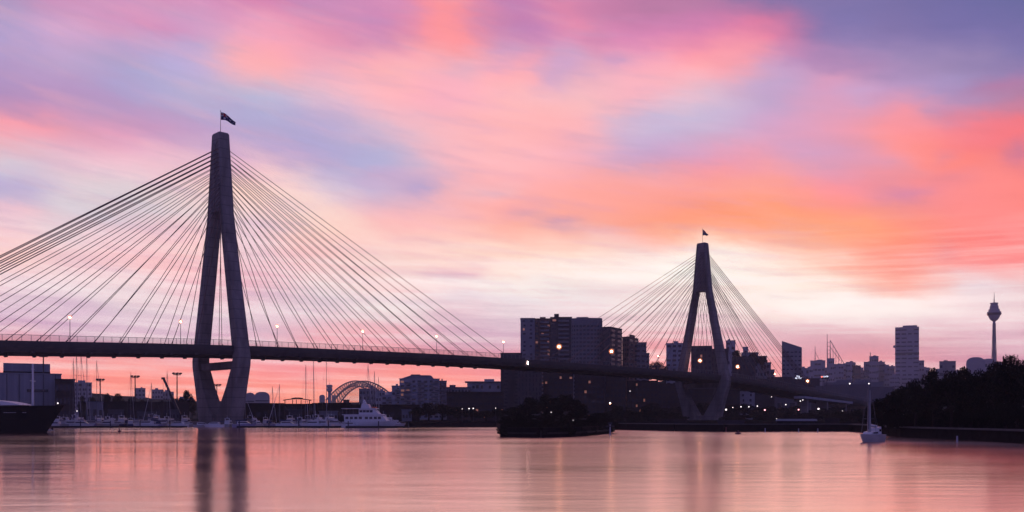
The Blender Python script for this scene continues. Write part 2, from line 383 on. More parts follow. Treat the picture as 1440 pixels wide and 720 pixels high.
bg = node('ShaderNodeBackground'); L.new(vm.outputs[0], bg.inputs[0]); bg.inputs[1].default_value = SKY_GAIN
sky = node('ShaderNodeTexSky', sky_type='NISHITA', sun_disc=False, sun_elevation=R(1.0), sun_rotation=R(18))
bg2 = node('ShaderNodeBackground'); L.new(sky.outputs[0], bg2.inputs[0]); bg2.inputs[1].default_value = 0.004
ad = node('ShaderNodeAddShader'); L.new(bg.outputs[0], ad.inputs[0]); L.new(bg2.outputs[0], ad.inputs[1])
wo = node('ShaderNodeOutputWorld'); L.new(ad.outputs[0], wo.inputs[0])

sun = D.objects.new('sun', D.lights.new('sun', 'SUN')); COL.objects.link(sun)
sun.data.energy = .02; sun.data.angle = R(20); sun.data.color = (1, .62, .5)
az, el = R(18), R(2.5)      # the sun is just coming up behind the city
sun.rotation_euler = Vector((math.sin(az) * math.cos(el), math.cos(az) * math.cos(el), math.sin(el))).to_track_quat('Z', 'Y').to_euler()

vs = scene.view_settings; vs.view_transform = 'Standard'; vs.look = 'None'; vs.exposure = 0; vs.gamma = 1; vs.use_curve_mapping = False

# ------------------------------------------------------------------ haze
hz = MB(); hz.box(0, (HBOX[1] - 400) / 2, -6, 2 * HBOX[0], HBOX[1] + 400, HBOX[2] + 6)
hm = D.materials.new('haze'); hm.use_nodes = True; hn = hm.node_tree
for n in list(hn.nodes):
    if n.type == 'BSDF_PRINCIPLED': hn.nodes.remove(n)
pv = hn.nodes.new('ShaderNodeVolumePrincipled'); pv.inputs['Color'].default_value = (.86, .92, 1.0, 1)
pv.inputs['Density'].default_value = HAZE; pv.inputs['Anisotropy'].default_value = 0.45
hn.links.new(pv.outputs[0], [n for n in hn.nodes if n.type == 'OUTPUT_MATERIAL'][0].inputs['Volume'])
tag(hz.build('haze', hm), 'thin lavender morning haze over the harbour and city', 'haze', kind='stuff')

# ------------------------------------------------------------------ water
wm = D.materials.new('water'); wm.use_nodes = True; w = wm.node_tree; b = w.nodes['Principled BSDF']
b.inputs['Base Color'].default_value = (.012, .014, .022, 1); b.inputs['Roughness'].default_value = .12; b.inputs['IOR'].default_value = 1.333
b.inputs['Specular IOR Level'].default_value = .5
t = w.nodes.new('ShaderNodeTexCoord')
def wnoise(scale, stretch, detail=3):
    mp = w.nodes.new('ShaderNodeMapping'); mp.inputs['Scale'].default_value = stretch
    no = w.nodes.new('ShaderNodeTexNoise'); no.inputs['Scale'].default_value = scale; no.inputs['Detail'].default_value = detail
    w.links.new(t.outputs['Object'], mp.inputs[0]); w.links.new(mp.outputs[0], no.inputs['Vector']); return no
n1 = wnoise(.35, (.35, 1, 1), 4); n2 = wnoise(.03, (.45, 1, 1), 3)
bp = w.nodes.new('ShaderNodeBump'); bp.inputs['Strength'].default_value = .35; bp.inputs['Distance'].default_value = .11
w.links.new(n1.outputs['Fac'], bp.inputs['Height']); w.links.new(bp.outputs[0], b.inputs['Normal'])
gl = w.nodes.new('ShaderNodeBsdfGlossy'); gl.distribution = 'MULTI_GGX'; gl.inputs['Color'].default_value = (1.0, .775, .69, 1); wx = w.nodes.new('ShaderNodeMixShader'); wx.inputs[0].default_value = .97
w.links.new(bp.outputs[0], gl.inputs['Normal']); w.links.new(b.outputs[0], wx.inputs[1]); w.links.new(gl.outputs[0], wx.inputs[2])
w.links.new(wx.outputs[0], [n for n in w.nodes if n.type == 'OUTPUT_MATERIAL'][0].inputs['Surface'])
mr = w.nodes.new('ShaderNodeMapRange'); mr.inputs['From Min'].default_value = .35; mr.inputs['From Max'].default_value = .65
mr.inputs['To Min'].default_value = .085; mr.inputs['To Max'].default_value = .145
w.links.new(n2.outputs['Fac'], mr.inputs['Value']); sxw = w.nodes.new('ShaderNodeSeparateXYZ'); w.links.new(t.outputs['Object'], sxw.inputs[0])      # a light breeze ruffles the right half of the bay
mb_ = w.nodes.new('ShaderNodeMapRange'); mb_.interpolation_type = 'SMOOTHSTEP'; mb_.inputs['From Min'].default_value = -40; mb_.inputs['From Max'].default_value = 10; mb_.inputs['To Min'].default_value = 0; mb_.inputs['To Max'].default_value = .075
w.links.new(sxw.outputs[0], mb_.inputs['Value']); ma_ = w.nodes.new('ShaderNodeMath'); w.links.new(mr.outputs[0], ma_.inputs[0]); w.links.new(mb_.outputs[0], ma_.inputs[1]); mr = ma_
w.links.new(mr.outputs[0], b.inputs['Roughness']); w.links.new(mr.outputs[0], gl.inputs['Roughness'])
wb = MB(); wb.add([(-4600, -350, 0), (4600, -350, 0), (4600, 4050, 0), (-4600, 4050, 0)], [(0, 1, 2, 3)])
tag(wb.build('water', wm), 'calm pink reflecting harbour water', 'water', kind='structure')

# ------------------------------------------------------------------ land
shore = [(-700, 598.2), (-300, 598.2), (0, 598.2), (120, 598.2), (230, 598.1), (262, 598.2), (345, 598.2), (380, 598.2), (460, 598.1), (560, 598.3), (572, 600), (585, 600.2), (700, 600.5), (705, 604),
         (707, 614), (760, 615), (815, 613), (855, 609), (862, 604), (905, 605), (950, 606), (1020, 606.8), (1100, 606.5), (1200, 606.2), (1235, 609), (1270, 614),
         (1320, 617), (1380, 620), (1440, 623), (1600, 632), (2100, 655), (3300, 700)]
SH = [(PX(a, 4 * F / (y - HY)), 4 * F / (y - HY)) for a, y in shore]
GZ = 1.8
lb = MB()
poly = SH + [(4550, 30), (4550, 4000), (-4550, 4000), (-4550, 420)]
lb.prism(poly, -4, GZ)
tag(lb.build('land', 'land'), kind='structure')
# seawall along the shore: rough stone face and cap
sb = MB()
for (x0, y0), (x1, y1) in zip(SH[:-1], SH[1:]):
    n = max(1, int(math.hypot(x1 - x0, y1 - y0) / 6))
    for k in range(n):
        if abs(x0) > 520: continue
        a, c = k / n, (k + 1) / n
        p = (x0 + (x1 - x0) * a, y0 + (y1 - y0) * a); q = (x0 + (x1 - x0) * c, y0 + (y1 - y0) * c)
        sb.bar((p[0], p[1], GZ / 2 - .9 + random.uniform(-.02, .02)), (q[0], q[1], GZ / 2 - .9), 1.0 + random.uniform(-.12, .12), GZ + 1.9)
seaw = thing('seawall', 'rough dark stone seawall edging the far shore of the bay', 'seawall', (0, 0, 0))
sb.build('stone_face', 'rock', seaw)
cb_ = MB()
for (x0, y0), (x1, y1) in zip(SH[18:-1], SH[19:]):
    d = math.hypot(x1 - x0, y1 - y0)
    cb_.bar((x0, y0 + .4, GZ + .16), (x1, y1 + .4, GZ + .16), 1.3, .24)
cb_.build('coping', 'path', seaw)
# foreshore path on the right
pb = MB()
for (x0, y0), (x1, y1) in zip(SH[22:-1], SH[23:]): pb.bar((x0, y0 + 4, GZ + .004), (x1, y1 + 4, GZ + .004), 2.4, .02)
tag(pb.build('path', 'path'), kind='structure')

# wooded hills far off and the Pyrmont ridge
def hills(pts, d, depth, name='hills', seed=0, base=0, amp=1.5):
    rnd = random.Random(seed); hb = MB(); vs = []; n = 0
    xs = []
    for (a, ya), (c, yc) in zip(pts[:-1], pts[1:]):
        k = max(1, int((c - a) / 2.2))
        for i in range(k): xs.append((a + (c - a) * i / k, ya + (yc - ya) * i / k))
    xs.append(pts[-1]); prof = [(0, -.35), (.12, .55), (.3, .95), (.5, 1), (.75, .8), (1, .0)]
    for px, py in xs:
        z = max(GZ, PZ(py + rnd.uniform(-amp, amp), d + depth / 2) )
        for f, g in prof:
            dd = d + depth * f; vs.append((PX(px, d + depth / 2), dd, base - 2 + (z - base + 2) * max(0, g) + (rnd.uniform(-.12, .12) * z * .35 if .1 < f < .9 and f != .5 else 0)))
    m = len(prof)
    hb.add(vs, [(i * m + j, (i + 1) * m + j, (i + 1) * m + j + 1, i * m + j + 1) for i in range(len(xs) - 1) for j in range(m - 1)])
    return tag(hb.build(name, 'hill'), kind='structure')
hills([(-120, 560), (80, 556), (120, 552), (150, 556), (175, 562), (200, 558), (215, 562), (262, 564), (300, 566), (345, 566), (400, 572), (470, 568), (520, 566), (600, 570), (720, 572)], 1300, 500, seed=4)
hills([(850, 560), (905, 540), (960, 532), (1040, 530), (1100, 540), (1190, 552), (1260, 548), (1400, 545), (1700, 560)], 1000, 350, seed=8)

# ------------------------------------------------------------------ cable-stayed bridge
BX, BY = -119.5, 382.0; UA = math.atan2(241.0, 247.0)
br = thing('cable_stayed_bridge', 'long cable-stayed bridge with two tall A-shaped concrete pylons across the bay', 'bridge', (BX, BY, 0), UA)
TZ = [(-260, 24.6), (-200, 26.6), (-87, 29.4), (0, 32.3), (60, 33.3), (120, 33.8), (172, 33.6), (260, 32.8), (345, 31.2), (400, 28.2), (458, 23.8), (518, 19.2), (600, 13.6), (660, 10.5)]
def topz(t):
    k = 0
    while k < len(TZ) - 2 and t > TZ[k + 1][0]: k += 1
    a, b_ = TZ[k], TZ[k + 1]
    p = TZ[max(0, k - 1)]; q = TZ[min(len(TZ) - 1, k + 2)]
    h = b_[0] - a[0]; u = (t - a[0]) / h
    m0 = (b_[1] - p[1]) / (b_[0] - p[0]) * h; m1 = (q[1] - a[1]) / (q[0] - a[0]) * h
    return (2*u**3-3*u*u+1)*a[1] + (u**3-2*u*u+u)*m0 + (-2*u**3+3*u*u)*b_[1] + (u**3-u*u)*m1
def sweep(mb, sec, t0, t1, step=6.0):
    n = int((t1 - t0) / step); rings = []
    for k in range(n + 1):
        t = t0 + (t1 - t0) * k / n; z = topz(t); rings.append([(t, y, z + dz) for y, dz in sec])
    mb.loft(rings)
T0, T1 = -260, 650
m = MB()     # girder: edge beams and slab (deck surface is 1.15 m under the parapet top)
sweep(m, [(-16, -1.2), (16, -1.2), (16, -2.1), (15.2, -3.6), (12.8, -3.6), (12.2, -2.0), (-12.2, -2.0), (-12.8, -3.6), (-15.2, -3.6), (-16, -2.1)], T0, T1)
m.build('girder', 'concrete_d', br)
m = MB(); sweep(m, [(-13.2, -1.17), (13.2, -1.17), (13.2, -1.19), (-13.2, -1.19)], T0, T1); m.build('roadway', 'asphalt', br)
for y in (-12.4, -8.8, -5.2, -1.6, 1.6, 5.2, 8.8, 12.4):
    m = MB(); sweep(m, [(y - .07, -1.155), (y + .07, -1.155), (y + .07, -1.165), (y - .07, -1.165)], T0, T1); m.build('lane_marking', 'paint_white', br)
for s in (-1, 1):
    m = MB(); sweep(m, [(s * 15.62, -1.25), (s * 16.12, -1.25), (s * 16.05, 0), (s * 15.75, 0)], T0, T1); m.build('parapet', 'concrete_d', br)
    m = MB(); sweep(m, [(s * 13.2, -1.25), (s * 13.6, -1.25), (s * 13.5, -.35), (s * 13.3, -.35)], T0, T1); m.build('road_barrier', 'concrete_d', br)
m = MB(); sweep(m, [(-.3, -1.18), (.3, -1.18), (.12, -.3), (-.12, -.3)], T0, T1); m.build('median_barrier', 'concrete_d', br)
# safety screen: fine mesh panels between posts
sm = D.materials.new('screen mesh'); sm.use_nodes = True; q = sm.node_tree
tr = q.nodes.new('ShaderNodeBsdfTransparent'); mx = q.nodes.new('ShaderNodeMixShader'); pb_ = q.nodes['Principled BSDF']
pb_.inputs['Base Color'].default_value = (.09, .08, .085, 1); pb_.inputs['Roughness'].default_value = .6
bt = q.nodes.new('ShaderNodeTexNoise'); bt.inputs['Scale'].default_value = .8
mr2 = q.nodes.new('ShaderNodeMapRange'); mr2.inputs['To Min'].default_value = .17; mr2.inputs['To Max'].default_value = .27
q.links.new(bt.outputs[0], mr2.inputs[0]); q.links.new(mr2.outputs[0], mx.inputs[0])
q.links.new(tr.outputs[0], mx.inputs[1]); q.links.new(pb_.outputs[0], mx.inputs[2])
q.links.new(mx.outputs[0], [n for n in q.nodes if n.type == 'OUTPUT_MATERIAL'][0].inputs[0])
for s in (-1, 1):
    m = MB(); t = T0
    while t < 555: 
        m.box(t, s * 15.9, topz(t) - .1, .12, .12, 2.25); t += 3.0
    n = 136
    for k in range(n):
        a = T0 + k * 6; m.bar((a, s * 15.9, topz(a) + 2.1), (a + 6, s * 15.9, topz(a + 6) + 2.1), .14)
    fr = m.build('screen_frame', 'steel', br)
    m = MB(); vs_ = []
    for k in range(n + 1):
        a = T0 + k * 6; vs_ += [(a, s * 15.9, topz(a) + .02), (a, s * 15.9, topz(a) + 2.0)]
    m.add(vs_, [(2 * k, 2 * k + 2, 2 * k + 3, 2 * k + 1) for k in range(n)])
    m.build('screen_mesh', sm, fr)

SPAN = 345.0; KA = 9.7
PT = {0: (0.0, -1), 1: (SPAN, 1)}
def hw(z):      # half width of pylon head
    return 3.3 + (6.3 - 3.3) * (120 - z) / 32.0
def pylon(tp):
    m = MB()
    def ring(z, yi, yo, T, ch=.45):
        return [(tp - T / 2 + ch, yi, z), (tp + T / 2 - ch, yi, z), (tp + T / 2, yi + ch * (1 if yo > yi else -1), z), (tp + T / 2, yo - ch * (1 if yo > yi else -1), z),
                (tp + T / 2 - ch, yo, z), (tp - T / 2 + ch, yo, z), (tp - T / 2, yo - ch * (1 if yo > yi else -1), z), (tp - T / 2, yi + ch * (1 if yo > yi else -1), z)]
    for s in (-1, 1):
        rings = [ring(z, s * a, s * c, T) for z, a, c, T in
                 [(0, .3, 13.0, 6.6), (4.5, .3, 13.9, 6.5), (4.9, 2.6, 14.0, 6.5), (16, 9.8, 17.3, 5.8), (24.5, 14.0, 20.4, 5.2), (27.5, 14.5, 20.8, 5.0), (30, 14.2, 20.2, 5.0), (58, 8.9, 13.4, 5.1), (90, 3.0, 6.0, 5.2)]]
        if s < 0: rings = [r[::-1] for r in rings]
        m.loft(rings)
    rings = []
    for z, T in ((87.6, 5.5), (104, 5.0), (119.4, 4.5), (120, 4.0)):
        h = hw(z) - (.4 if z == 120 else 0); c = .35
        rings.append([(tp - T/2 + c, -h, z), (tp + T/2 - c, -h, z), (tp + T/2, -h + c, z), (tp + T/2, h - c, z), (tp + T/2 - c, h, z), (tp - T/2 + c, h, z), (tp - T/2, h - c, z), (tp - T/2, -h + c, z)])
    m.loft(rings)
    p = m.build('pylon', 'concrete', br)
    m = MB(); m.xz([(tp - 1.7, 23.2), (tp + 1.7, 23.2), (tp + 1.7, 26.2), (tp - 1.7, 26.2)], -14.8, 14.8); m.build('crossbeam', 'concrete', p)
    m = MB(); m.prism([(tp - 6, -15.5), (tp + 6, -15.5), (tp + 7.5, -13), (tp + 7.5, 13), (tp + 6, 15.5), (tp - 6, 15.5), (tp - 7.5, 13), (tp - 7.5, -13)], -3, 2.1); m.build('foundation', 'concrete', p)
    # recessed anchor panels: inclined ribs on the two cable faces
    m = MB()
    for s in (-1, 1):
        for k in range(16):
            z = 88.4 + k * 1.82; T = 5.5 - (z - 87.6) / 31.8 * 1.0; h = hw(z) - .9
            for y in (-1, 1): m.bar((tp + s * (T / 2 + .1), y * .25, z - .9), (tp + s * (T / 2 + .02), y * h, z + 1.0), .34, .28)
        m.bar((tp + s * 2.92, 0, 88.5), (tp + s * 2.5, 0, 114.5), .5, .4)
    m.build('anchor_ribs', 'concrete', p)
    return p
pylon(0.0); pylon(SPAN)
# stay cables
cabs = []
for pi, (tp, side_dir) in PT.items():
    for dr in (-1, 1):
        for k in range(16):
            off = 8.3 + KA * k
            if dr == side_dir and k >= 12: off = 122 + 3.0 * (k - 12)
            td = tp + dr * off; zk = 86.5 + (113.2 - 86.5) * k / 15
            r = .125 if not (dr == side_dir and k >= 12) else .19
            for s in (-1, 1):
                Tn = 2.6 - (zk - 87) / 60
                yk = s * (hw(max(88, zk)) - 1.2)
                cabs.append((pi, td, s, (td, s * 15.0, topz(td) - 1.0), (tp + dr * Tn * .9, yk, zk), r))
cabs.sort(key=lambda c: math.hypot(BX + c[1] * math.cos(UA), BY + c[1] * math.sin(UA)))
rest_ = MB(); i = 0
vis = [c for c in cabs]
for c in vis:
    tgt = MB() if i < 100 else rest_
    tgt.tube(c[3], c[4], c[5], n=6)
    # socket guide pipe at the deck end
    a = Vector(c[3]); b_ = Vector(c[4]); u = (b_ - a).normalized()
    tgt.tube(a, a + u * 2.6, c[5] * 1.9, c[5] * 1.5, n=6)
    if i < 100: tgt.build('stay_cable', 'cable', br)
    i += 1
tag(rest_.build('stay_cable', 'cable', br), kind='stuff')
# cross girders with anchor corbels, one at every pair of stays
ts = sorted({round(c[1], 2) for c in cabs})
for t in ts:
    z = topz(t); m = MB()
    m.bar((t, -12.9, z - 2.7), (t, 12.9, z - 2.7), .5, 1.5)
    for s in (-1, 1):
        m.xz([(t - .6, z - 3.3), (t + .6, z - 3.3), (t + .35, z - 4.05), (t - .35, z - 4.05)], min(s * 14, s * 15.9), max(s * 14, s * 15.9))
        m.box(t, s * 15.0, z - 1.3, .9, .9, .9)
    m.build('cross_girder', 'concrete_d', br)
# approach piers
for t in (-245, -196, -146, 491, 530, 570, 612, 645):
    z = topz(t) - 3.4; m = MB()
    for y in (-8, 8):
        m.loft([[(t - 1.4, y - 2.4, -3), (t + 1.4, y - 2.4, -3), (t + 1.4, y + 2.4, -3), (t - 1.4, y + 2.4, -3)], [(t - 1.4, y - 2.4, z - 2), (t + 1.4, y - 2.4, z - 2), (t + 1.4, y + 2.4, z - 2), (t - 1.4, y + 2.4, z - 2)]])
    m.bar((t, -13, z - .8), (t, 13, z - .8), 2.6, 2.2)
    m.build('pier', 'concrete', br)
m = MB(); m.box(162.5, -16.3, topz(162.5) - 2.6, .5, .3, 1.7); m.build('navigation_light', 'navlight', br)
def bridge_pt(t, y, z):
    return (BX + t * math.cos(UA) - y * math.sin(UA), BY + t * math.sin(UA) + y * math.cos(UA), z)

# bridge lamps
def bridge_lamp():
    r = thing('street_lamp', '', 'street lamp', group='tall street lamps along the bridge deck')
    m = MB(); m.tube((0, 0, 0), (0, 0, 11.3), .16, .09); m.bar((-1.0, 0, 11.2), (1.0, 0, 11.2), .09); m.build('pole', 'steel', r)
    m = MB(); m.box(0, 0, 11.35, 1.5, .5, .2); m.build('lamp_housing', 'steel', r)
    m = MB(); m.ball(0, 0, 11.25, .85); la = m.build('lantern', 'sodium', r, smooth=True)  # oversized globe stands in for the halo around the bulb
    m = MB(); m.ball(0, 0, 11.25, .36); m.build('bulb', 'bulb', la, smooth=True)
    return r
LT = [-59, -17, 26, 70.4, 114.7, 160.6, 204, 250, 296, 342, 388, 438, 487]
LL = ['lit lamp on bridge deck at far left among the backstay cables', 'lit lamp on bridge deck just left of the near pylon', 'lit lamp on bridge deck just right of the near pylon',
      'lit lamp on bridge, second to the right of near pylon', 'lit lamp on bridge, third to the right of near pylon', 'lit lamp on bridge just left of the big apartment tower',
      'bright lit lamp on bridge in front of the big apartment tower', 'bright lit lamp on bridge in front of the second apartment tower', 'small lit lamp on bridge beside the treetops left of far pylon',
      'bright lit lamp on bridge between the legs of far pylon', 'bright lit lamp on bridge immediately right of far pylon', 'lit lamp on bridge left of the slanted roof tower', 'orange lit lamp on bridge, rightmost, beside the lit sign']
proto = bridge_lamp()
hi = {6: 1.75, 7: 1.5, 9: 1.6, 10: 1.75, 12: 1.7, 11: 1.1, 0: 1.15}
protohi = None
for i, t in enumerate(LT):
    o = proto if i == 0 else copy_tree(proto)
    place(o, bridge_pt(t, 0, topz(t) - 1.17), UA + R(90), LL[i])
    if i in (6, 7, 9, 10, 12):
        for ch in o.children:
            if ch.name.startswith('lantern'):
                if protohi is None:
                    m = MB(); m.ball(0, 0, 11.25, 1.6, 14); protohi = D.meshes.new('lantern_halo'); protohi.from_pydata(m.v, [], m.f); protohi.materials.append(M['sodium_hi'])  # larger globe gives the brighter lamps a wider painted halo
                ch.data = protohi
                for b2 in ch.children: b2.scale = (1.7, 1.7, 1.7); b2.location = (0, 0, -11.25 * .7)

# flags on the pylon tops
def flagpole(tp, wave, label, w, h, H):
    x, y, z = bridge_pt(tp, 0, 120.0)
    r = thing('flagpole', label, 'flagpole', (x, y, z), group='flags on top of the bridge pylons')
    m = MB(); m.tube((0, 0, 0), (0, 0, H), .12, .07); m.ball(0, 0, H + .1, .2); m.build('pole', 'steel_d', r)
    m = MB(); n, k = 22, 10; vs_ = []
    for i in range(n + 1):
        u = i / n
        for j in range(k + 1):
            v = j / k
            xx = u * w; drop = wave[0] * u + wave[1] * u * u
            hh = h * (1 - wave[2] * u)
            vs_.append((xx + .15, math.sin(u * 9 + v) * .35 * u + u * 1.2, H - .3 - drop - v * hh + math.sin(u * 7) * .12 * h * u))
    m.v = vs_
    for i in range(n):
        for j in range(k):
            u, v = (i + .5) / n, (j + .5) / k; mi = 0
            if u < .5 and v < .5:     # union canton
                uu, vv = u / .5, v / .5
                if abs(uu - .5) < .1 or abs(vv - .5) < .12: mi = 1
                elif abs(abs(uu - .5) - abs(vv - .5)) < .14: mi = 2
            elif (abs(u - .25) < .05 and abs(v - .75) < .1) or (abs(u - .75) < .03 and abs(v - .25) < .06) or (abs(u - .75) < .03 and abs(v - .8) < .06) or (abs(u - .64) < .03 and abs(v - .5) < .06) or (abs(u - .86) < .03 and abs(v - .45) < .06): mi = 2
            m.f.append((i * (k + 1) + j, i * (k + 1) + j + 1, (i + 1) * (k + 1) + j + 1, (i + 1) * (k + 1) + j)); m.mi.append(mi)
    f = m.build('flag', ['flagblue', 'flagred', 'flagwhite'], r, smooth=True)
    sol = f.modifiers.new('cloth', 'SOLIDIFY'); sol.thickness = .03
flagpole(0, (1.4, 2.6, .55), 'flagpole with dark blue flag flying on the near left pylon', 5.6, 3.3, 9.3)
flagpole(SPAN, (2.6, .6, .85), 'flagpole with small drooping flag on the far right pylon', 3.9, 4.2, 9.6)

# two walkers on the near footway
def walker(t, label, stride):
    x, y, z = bridge_pt(t, -14.6, topz(t) - 1.17)
    me = D.meshes.new('person')
    v = [(0, 0, .95), (0, 0, 1.2), (0, .01, 1.45), (0, .02, 1.56), (0, .03, 1.68), (.19, 0, 1.42), (.25, stride * .5, 1.15), (.26, stride * .9, .92), (-.19, 0, 1.42), (-.25, -stride * .5, 1.15), (-.26, -stride * .9, .92),
         (.1, 0, .9), (.11, -stride * .6 + .05, .5), (.11, -stride, .06), (-.1, 0, .9), (-.11, stride * .6 + .05, .5), (-.11, stride, .06), (.11, -stride + .16, .04), (-.11, stride + .16, .04)]
    e = [(0, 1), (1, 2), (2, 3), (3, 4), (2, 5), (5, 6), (6, 7), (2, 8), (8, 9), (9, 10), (0, 11), (11, 12), (12, 13), (0, 14), (14, 15), (15, 16), (13, 17), (16, 18)]
    rad = [.14, .13, .15, .06, .11, .07, .05, .035, .07, .05, .035, .1, .07, .045, .1, .07, .045, .04, .04]
    me.from_pydata(v, e, []); o = D.objects.new('person', me); COL.objects.link(o)
    me.materials.append(M['cloth'])
    o.modifiers.new('skin', 'SKIN')
    for i, rr in enumerate(rad): me.skin_vertices[0].data[i].radius = (rr, rr)
    me.skin_vertices[0].data[0].use_root = True
    o.modifiers.new('sub', 'SUBSURF').levels = 1; o.modifiers['sub'].render_levels = 2
    o.location = (x, y, z); o.rotation_euler = (0, 0, UA - R(90))
    tag(o, label, 'person', 'people walking across the bridge')
walker(-21, 'person in dark clothes walking on the deck left of near pylon', .28)
walker(-6.5, 'person in dark clothes walking between the legs of near pylon', -.2)

# ------------------------------------------------------------------ buildings
def building(name, label, px0, px1, ytop, d, depth=20, wall='b_grey', floors=8, bays=4, rot=0, gz=GZ, win='glass', plant=1, balcony=0, lit=0, group=None, cat='building', wfrac=.62, hfrac=.5, slope=0, seed=0, sides=True, strips=False):
    rnd = random.Random(seed * 7 + int(px0))
    W = (px1 - px0) * d / F; cxp = (px0 + px1) / 2; az = math.atan((cxp - 720) / F)
    cr_, sr = math.cos(rot), abs(math.sin(rot))
    if rot: W = max(4, (W - depth * sr) / cr_)
    H = PZ(ytop, d) - gz
    r = thing(name, label, cat, (PX(cxp, d + depth / 2), d + depth / 2, gz), -az + rot, group)
    m = MB()
    if slope:
        m.xz([(-W/2, -1), (W/2, -1), (W/2, H - (slope if slope > 0 else 0)), (-W/2, H + (slope if slope < 0 else 0))], -depth/2, depth/2)
    else: m.box(0, 0, -1, W, depth, H + 1)
    m.build('wall', wall, r)
    if not slope:
        m = MB(); m.box(0, 0, H + .003, W + .5, depth + .5, .45); ro = m.build('roof', wall, r)
        for k in range(plant):
            pw = W * rnd.uniform(.15, .4); x = rnd.uniform(-.28, .28) * W
            m = MB(); m.box(x, rnd.uniform(-.15, .15) * depth, H + .46, pw, depth * .4, rnd.uniform(1.5, 3.2)); m.build('plant_room', wall, ro)
    fh = (H - 1.0) / floors
    if bays:
        bw = W / bays; ww = bw * wfrac; wh = fh * hfrac
        mw = MB(); mw.box(0, 0, 0, ww, .16, wh); ml = MB(); ml.box(0, 0, 0, ww * .8, .18, wh)
        first = None; flit = None; cnt = 0
        Hmax = H - abs(slope)
        for f in range(floors):
            for k in range(bays):
                z = .8 + f * fh + fh * .2
                if z + wh > Hmax - .2: continue
                x = -W / 2 + bw * (k + .5) + rnd.uniform(-.08, .08) * bw
                if floors > 3 and rnd.random() < .13: continue
                if rnd.random() < lit:
                    if flit is None: o = flit = ml.build('window', 'winlit', r)
                    else: o = flit.copy(); COL.objects.link(o)
                else:
                    if first is None: o = first = mw.build('window', win, r)
                    else: o = first.copy(); COL.objects.link(o)
                o.location = (x, -depth / 2 - .02, z); cnt += 1; o.scale = (rnd.uniform(.72, 1.18), 1, rnd.uniform(.8, 1.1))
        if sides and rot and cnt < 80:
            s = 1 if rot > 0 else -1
            sb_ = 2; sw = depth / sb_ * .55; m2 = MB(); m2.box(0, 0, 0, .16, sw, wh); f2 = None
            for f in range(floors):
                for k in range(sb_):
                    z = .8 + f * fh + fh * .2
                    if z + wh > Hmax - .2 or cnt >= 98: continue
                    if f2 is None: o = f2 = m2.build('window', win, r)
                    else: o = f2.copy(); COL.objects.link(o)
                    o.location = (-s * (W / 2 + .02), -depth / 2 + depth / sb_ * (k + .5), z); cnt += 1
    if balcony:
        bwid = W / balcony * .5; m = MB(); m.box(0, 0, 0, bwid, 1.5, .25); m.box(0, -.7, .25, bwid, .06, 1.0); fb = None
        for f in range(1, floors):
            for k in range(balcony):
                if fb is None: o = fb = m.build('balcony', 'slab', r)
                else: o = fb.copy(); COL.objects.link(o)
                o.location = (-W / 2 + W / balcony * (k + .5) + (.12 * W / balcony), -depth / 2 - .76, .8 + f * fh)
    return r, W, H, depth

# -- left bank
r, W, H, dp = building('warehouse', 'big pale blue-grey warehouse behind the black yacht at left edge', -60, 79, 525, 430, 40, 'shed', 1, 0, plant=0)
m = MB(); x0 = -W / 2 + (5 + 60) * 430 / F; x1 = x0 + 61 * 430 / F
m.box((x0 + x1) / 2, 6, H + .45, x1 - x0, 24, 5.2); m.build('upper_storey', 'shed', r)
m = MB(); m.box((x0 + x1) / 2, -6.3, H + 1.0, x1 - x0 + .1, .3, .7); m.build('painted_shadow_gap', 'darker', r)  # solid dark strip, the shade of a gap put into its colour
m = MB(); m.box(-W / 2 + 4, -10, H + .45, 8, 16, 3.4); m.build('upper_storey', 'shed2', r)
m = MB(); m.box(W * .1, -20.1, 0, 7, .25, 8); m.build('door', 'shed2', r)
m = MB(); m.box(W * .28, -20.1, H * .62, 9, .2, 1.3); m.build('window', 'glass', r)
for k in range(9): m = MB(); m.box(-W / 2 + W * (k + .5) / 9, -20.15, 0, .35, .3, H); m.build('downpipe', 'shed2', r)
building('warehouse', 'small black-brown warehouse right of the big pale one', 79, 104, 534, 425, 30, 'dark', 3, 5, plant=0)
building('apartment_block', 'hazy flat apartment block above the marina beside the brown warehouse', 103, 128, 538, 1150, 30, 'b_far', 8, 4, plant=1)
building('apartment_block', 'lone hazy block with small roof tank between two light masts', 190, 204, 546, 1500, 25, 'b_far', 7, 3, plant=1)
building('apartment_block', 'wide low hazy block on the skyline behind the crane', 214, 229, 548, 1500, 30, 'b_far', 6, 4)
building('apartment_block', 'hazy low block immediately right of the crane boom', 229, 244, 551, 1520, 30, 'b_far', 5, 4)
building('apartment_block', 'distant low block just left of the near pylon foot', 252, 272, 560, 1500, 30, 'b_far', 3, 4)
# rounded pair
def dome_tower(name, label, px0, px1, ytop, d, round_r=.45, wall='b_far', n=6):
    W = (px1 - px0) * d / F; H = PZ(ytop, d) - GZ; c = (px0 + px1) / 2; az = math.atan((c - 720) / F)
    r = thing(name, label, 'building', (PX(c, d + 15), d + 15, GZ), -az); m = MB(); pts = [(-W/2, 0)]
    rr = W * round_r
    for k in range(9):
        a = math.pi - math.pi * k / 8 * .5; pts.append((-W/2 + rr + rr * math.cos(a), H - rr * .8 + rr * .8 * math.sin(a)))
    for k in range(9):
        a = math.pi / 2 - math.pi / 2 * k / 8; pts.append((W/2 - rr + rr * math.cos(a), H - rr * .8 + rr * .8 * math.sin(a)))
    pts.append((W/2, 0)); m.xz(pts, -12, 12); m.build('wall', wall, r)
    f = None
    for k in range(n):
        z = 3 + (H * .75 - 3) * k / n; mm = MB(); mm.box(0, 0, 0, W * .86, .3, H / n * .25)
        if f is None: f = o = mm.build('window', 'glass', r)
        else: o = f.copy(); COL.objects.link(o)
        o.location = (0, -12.1, z)
    return r
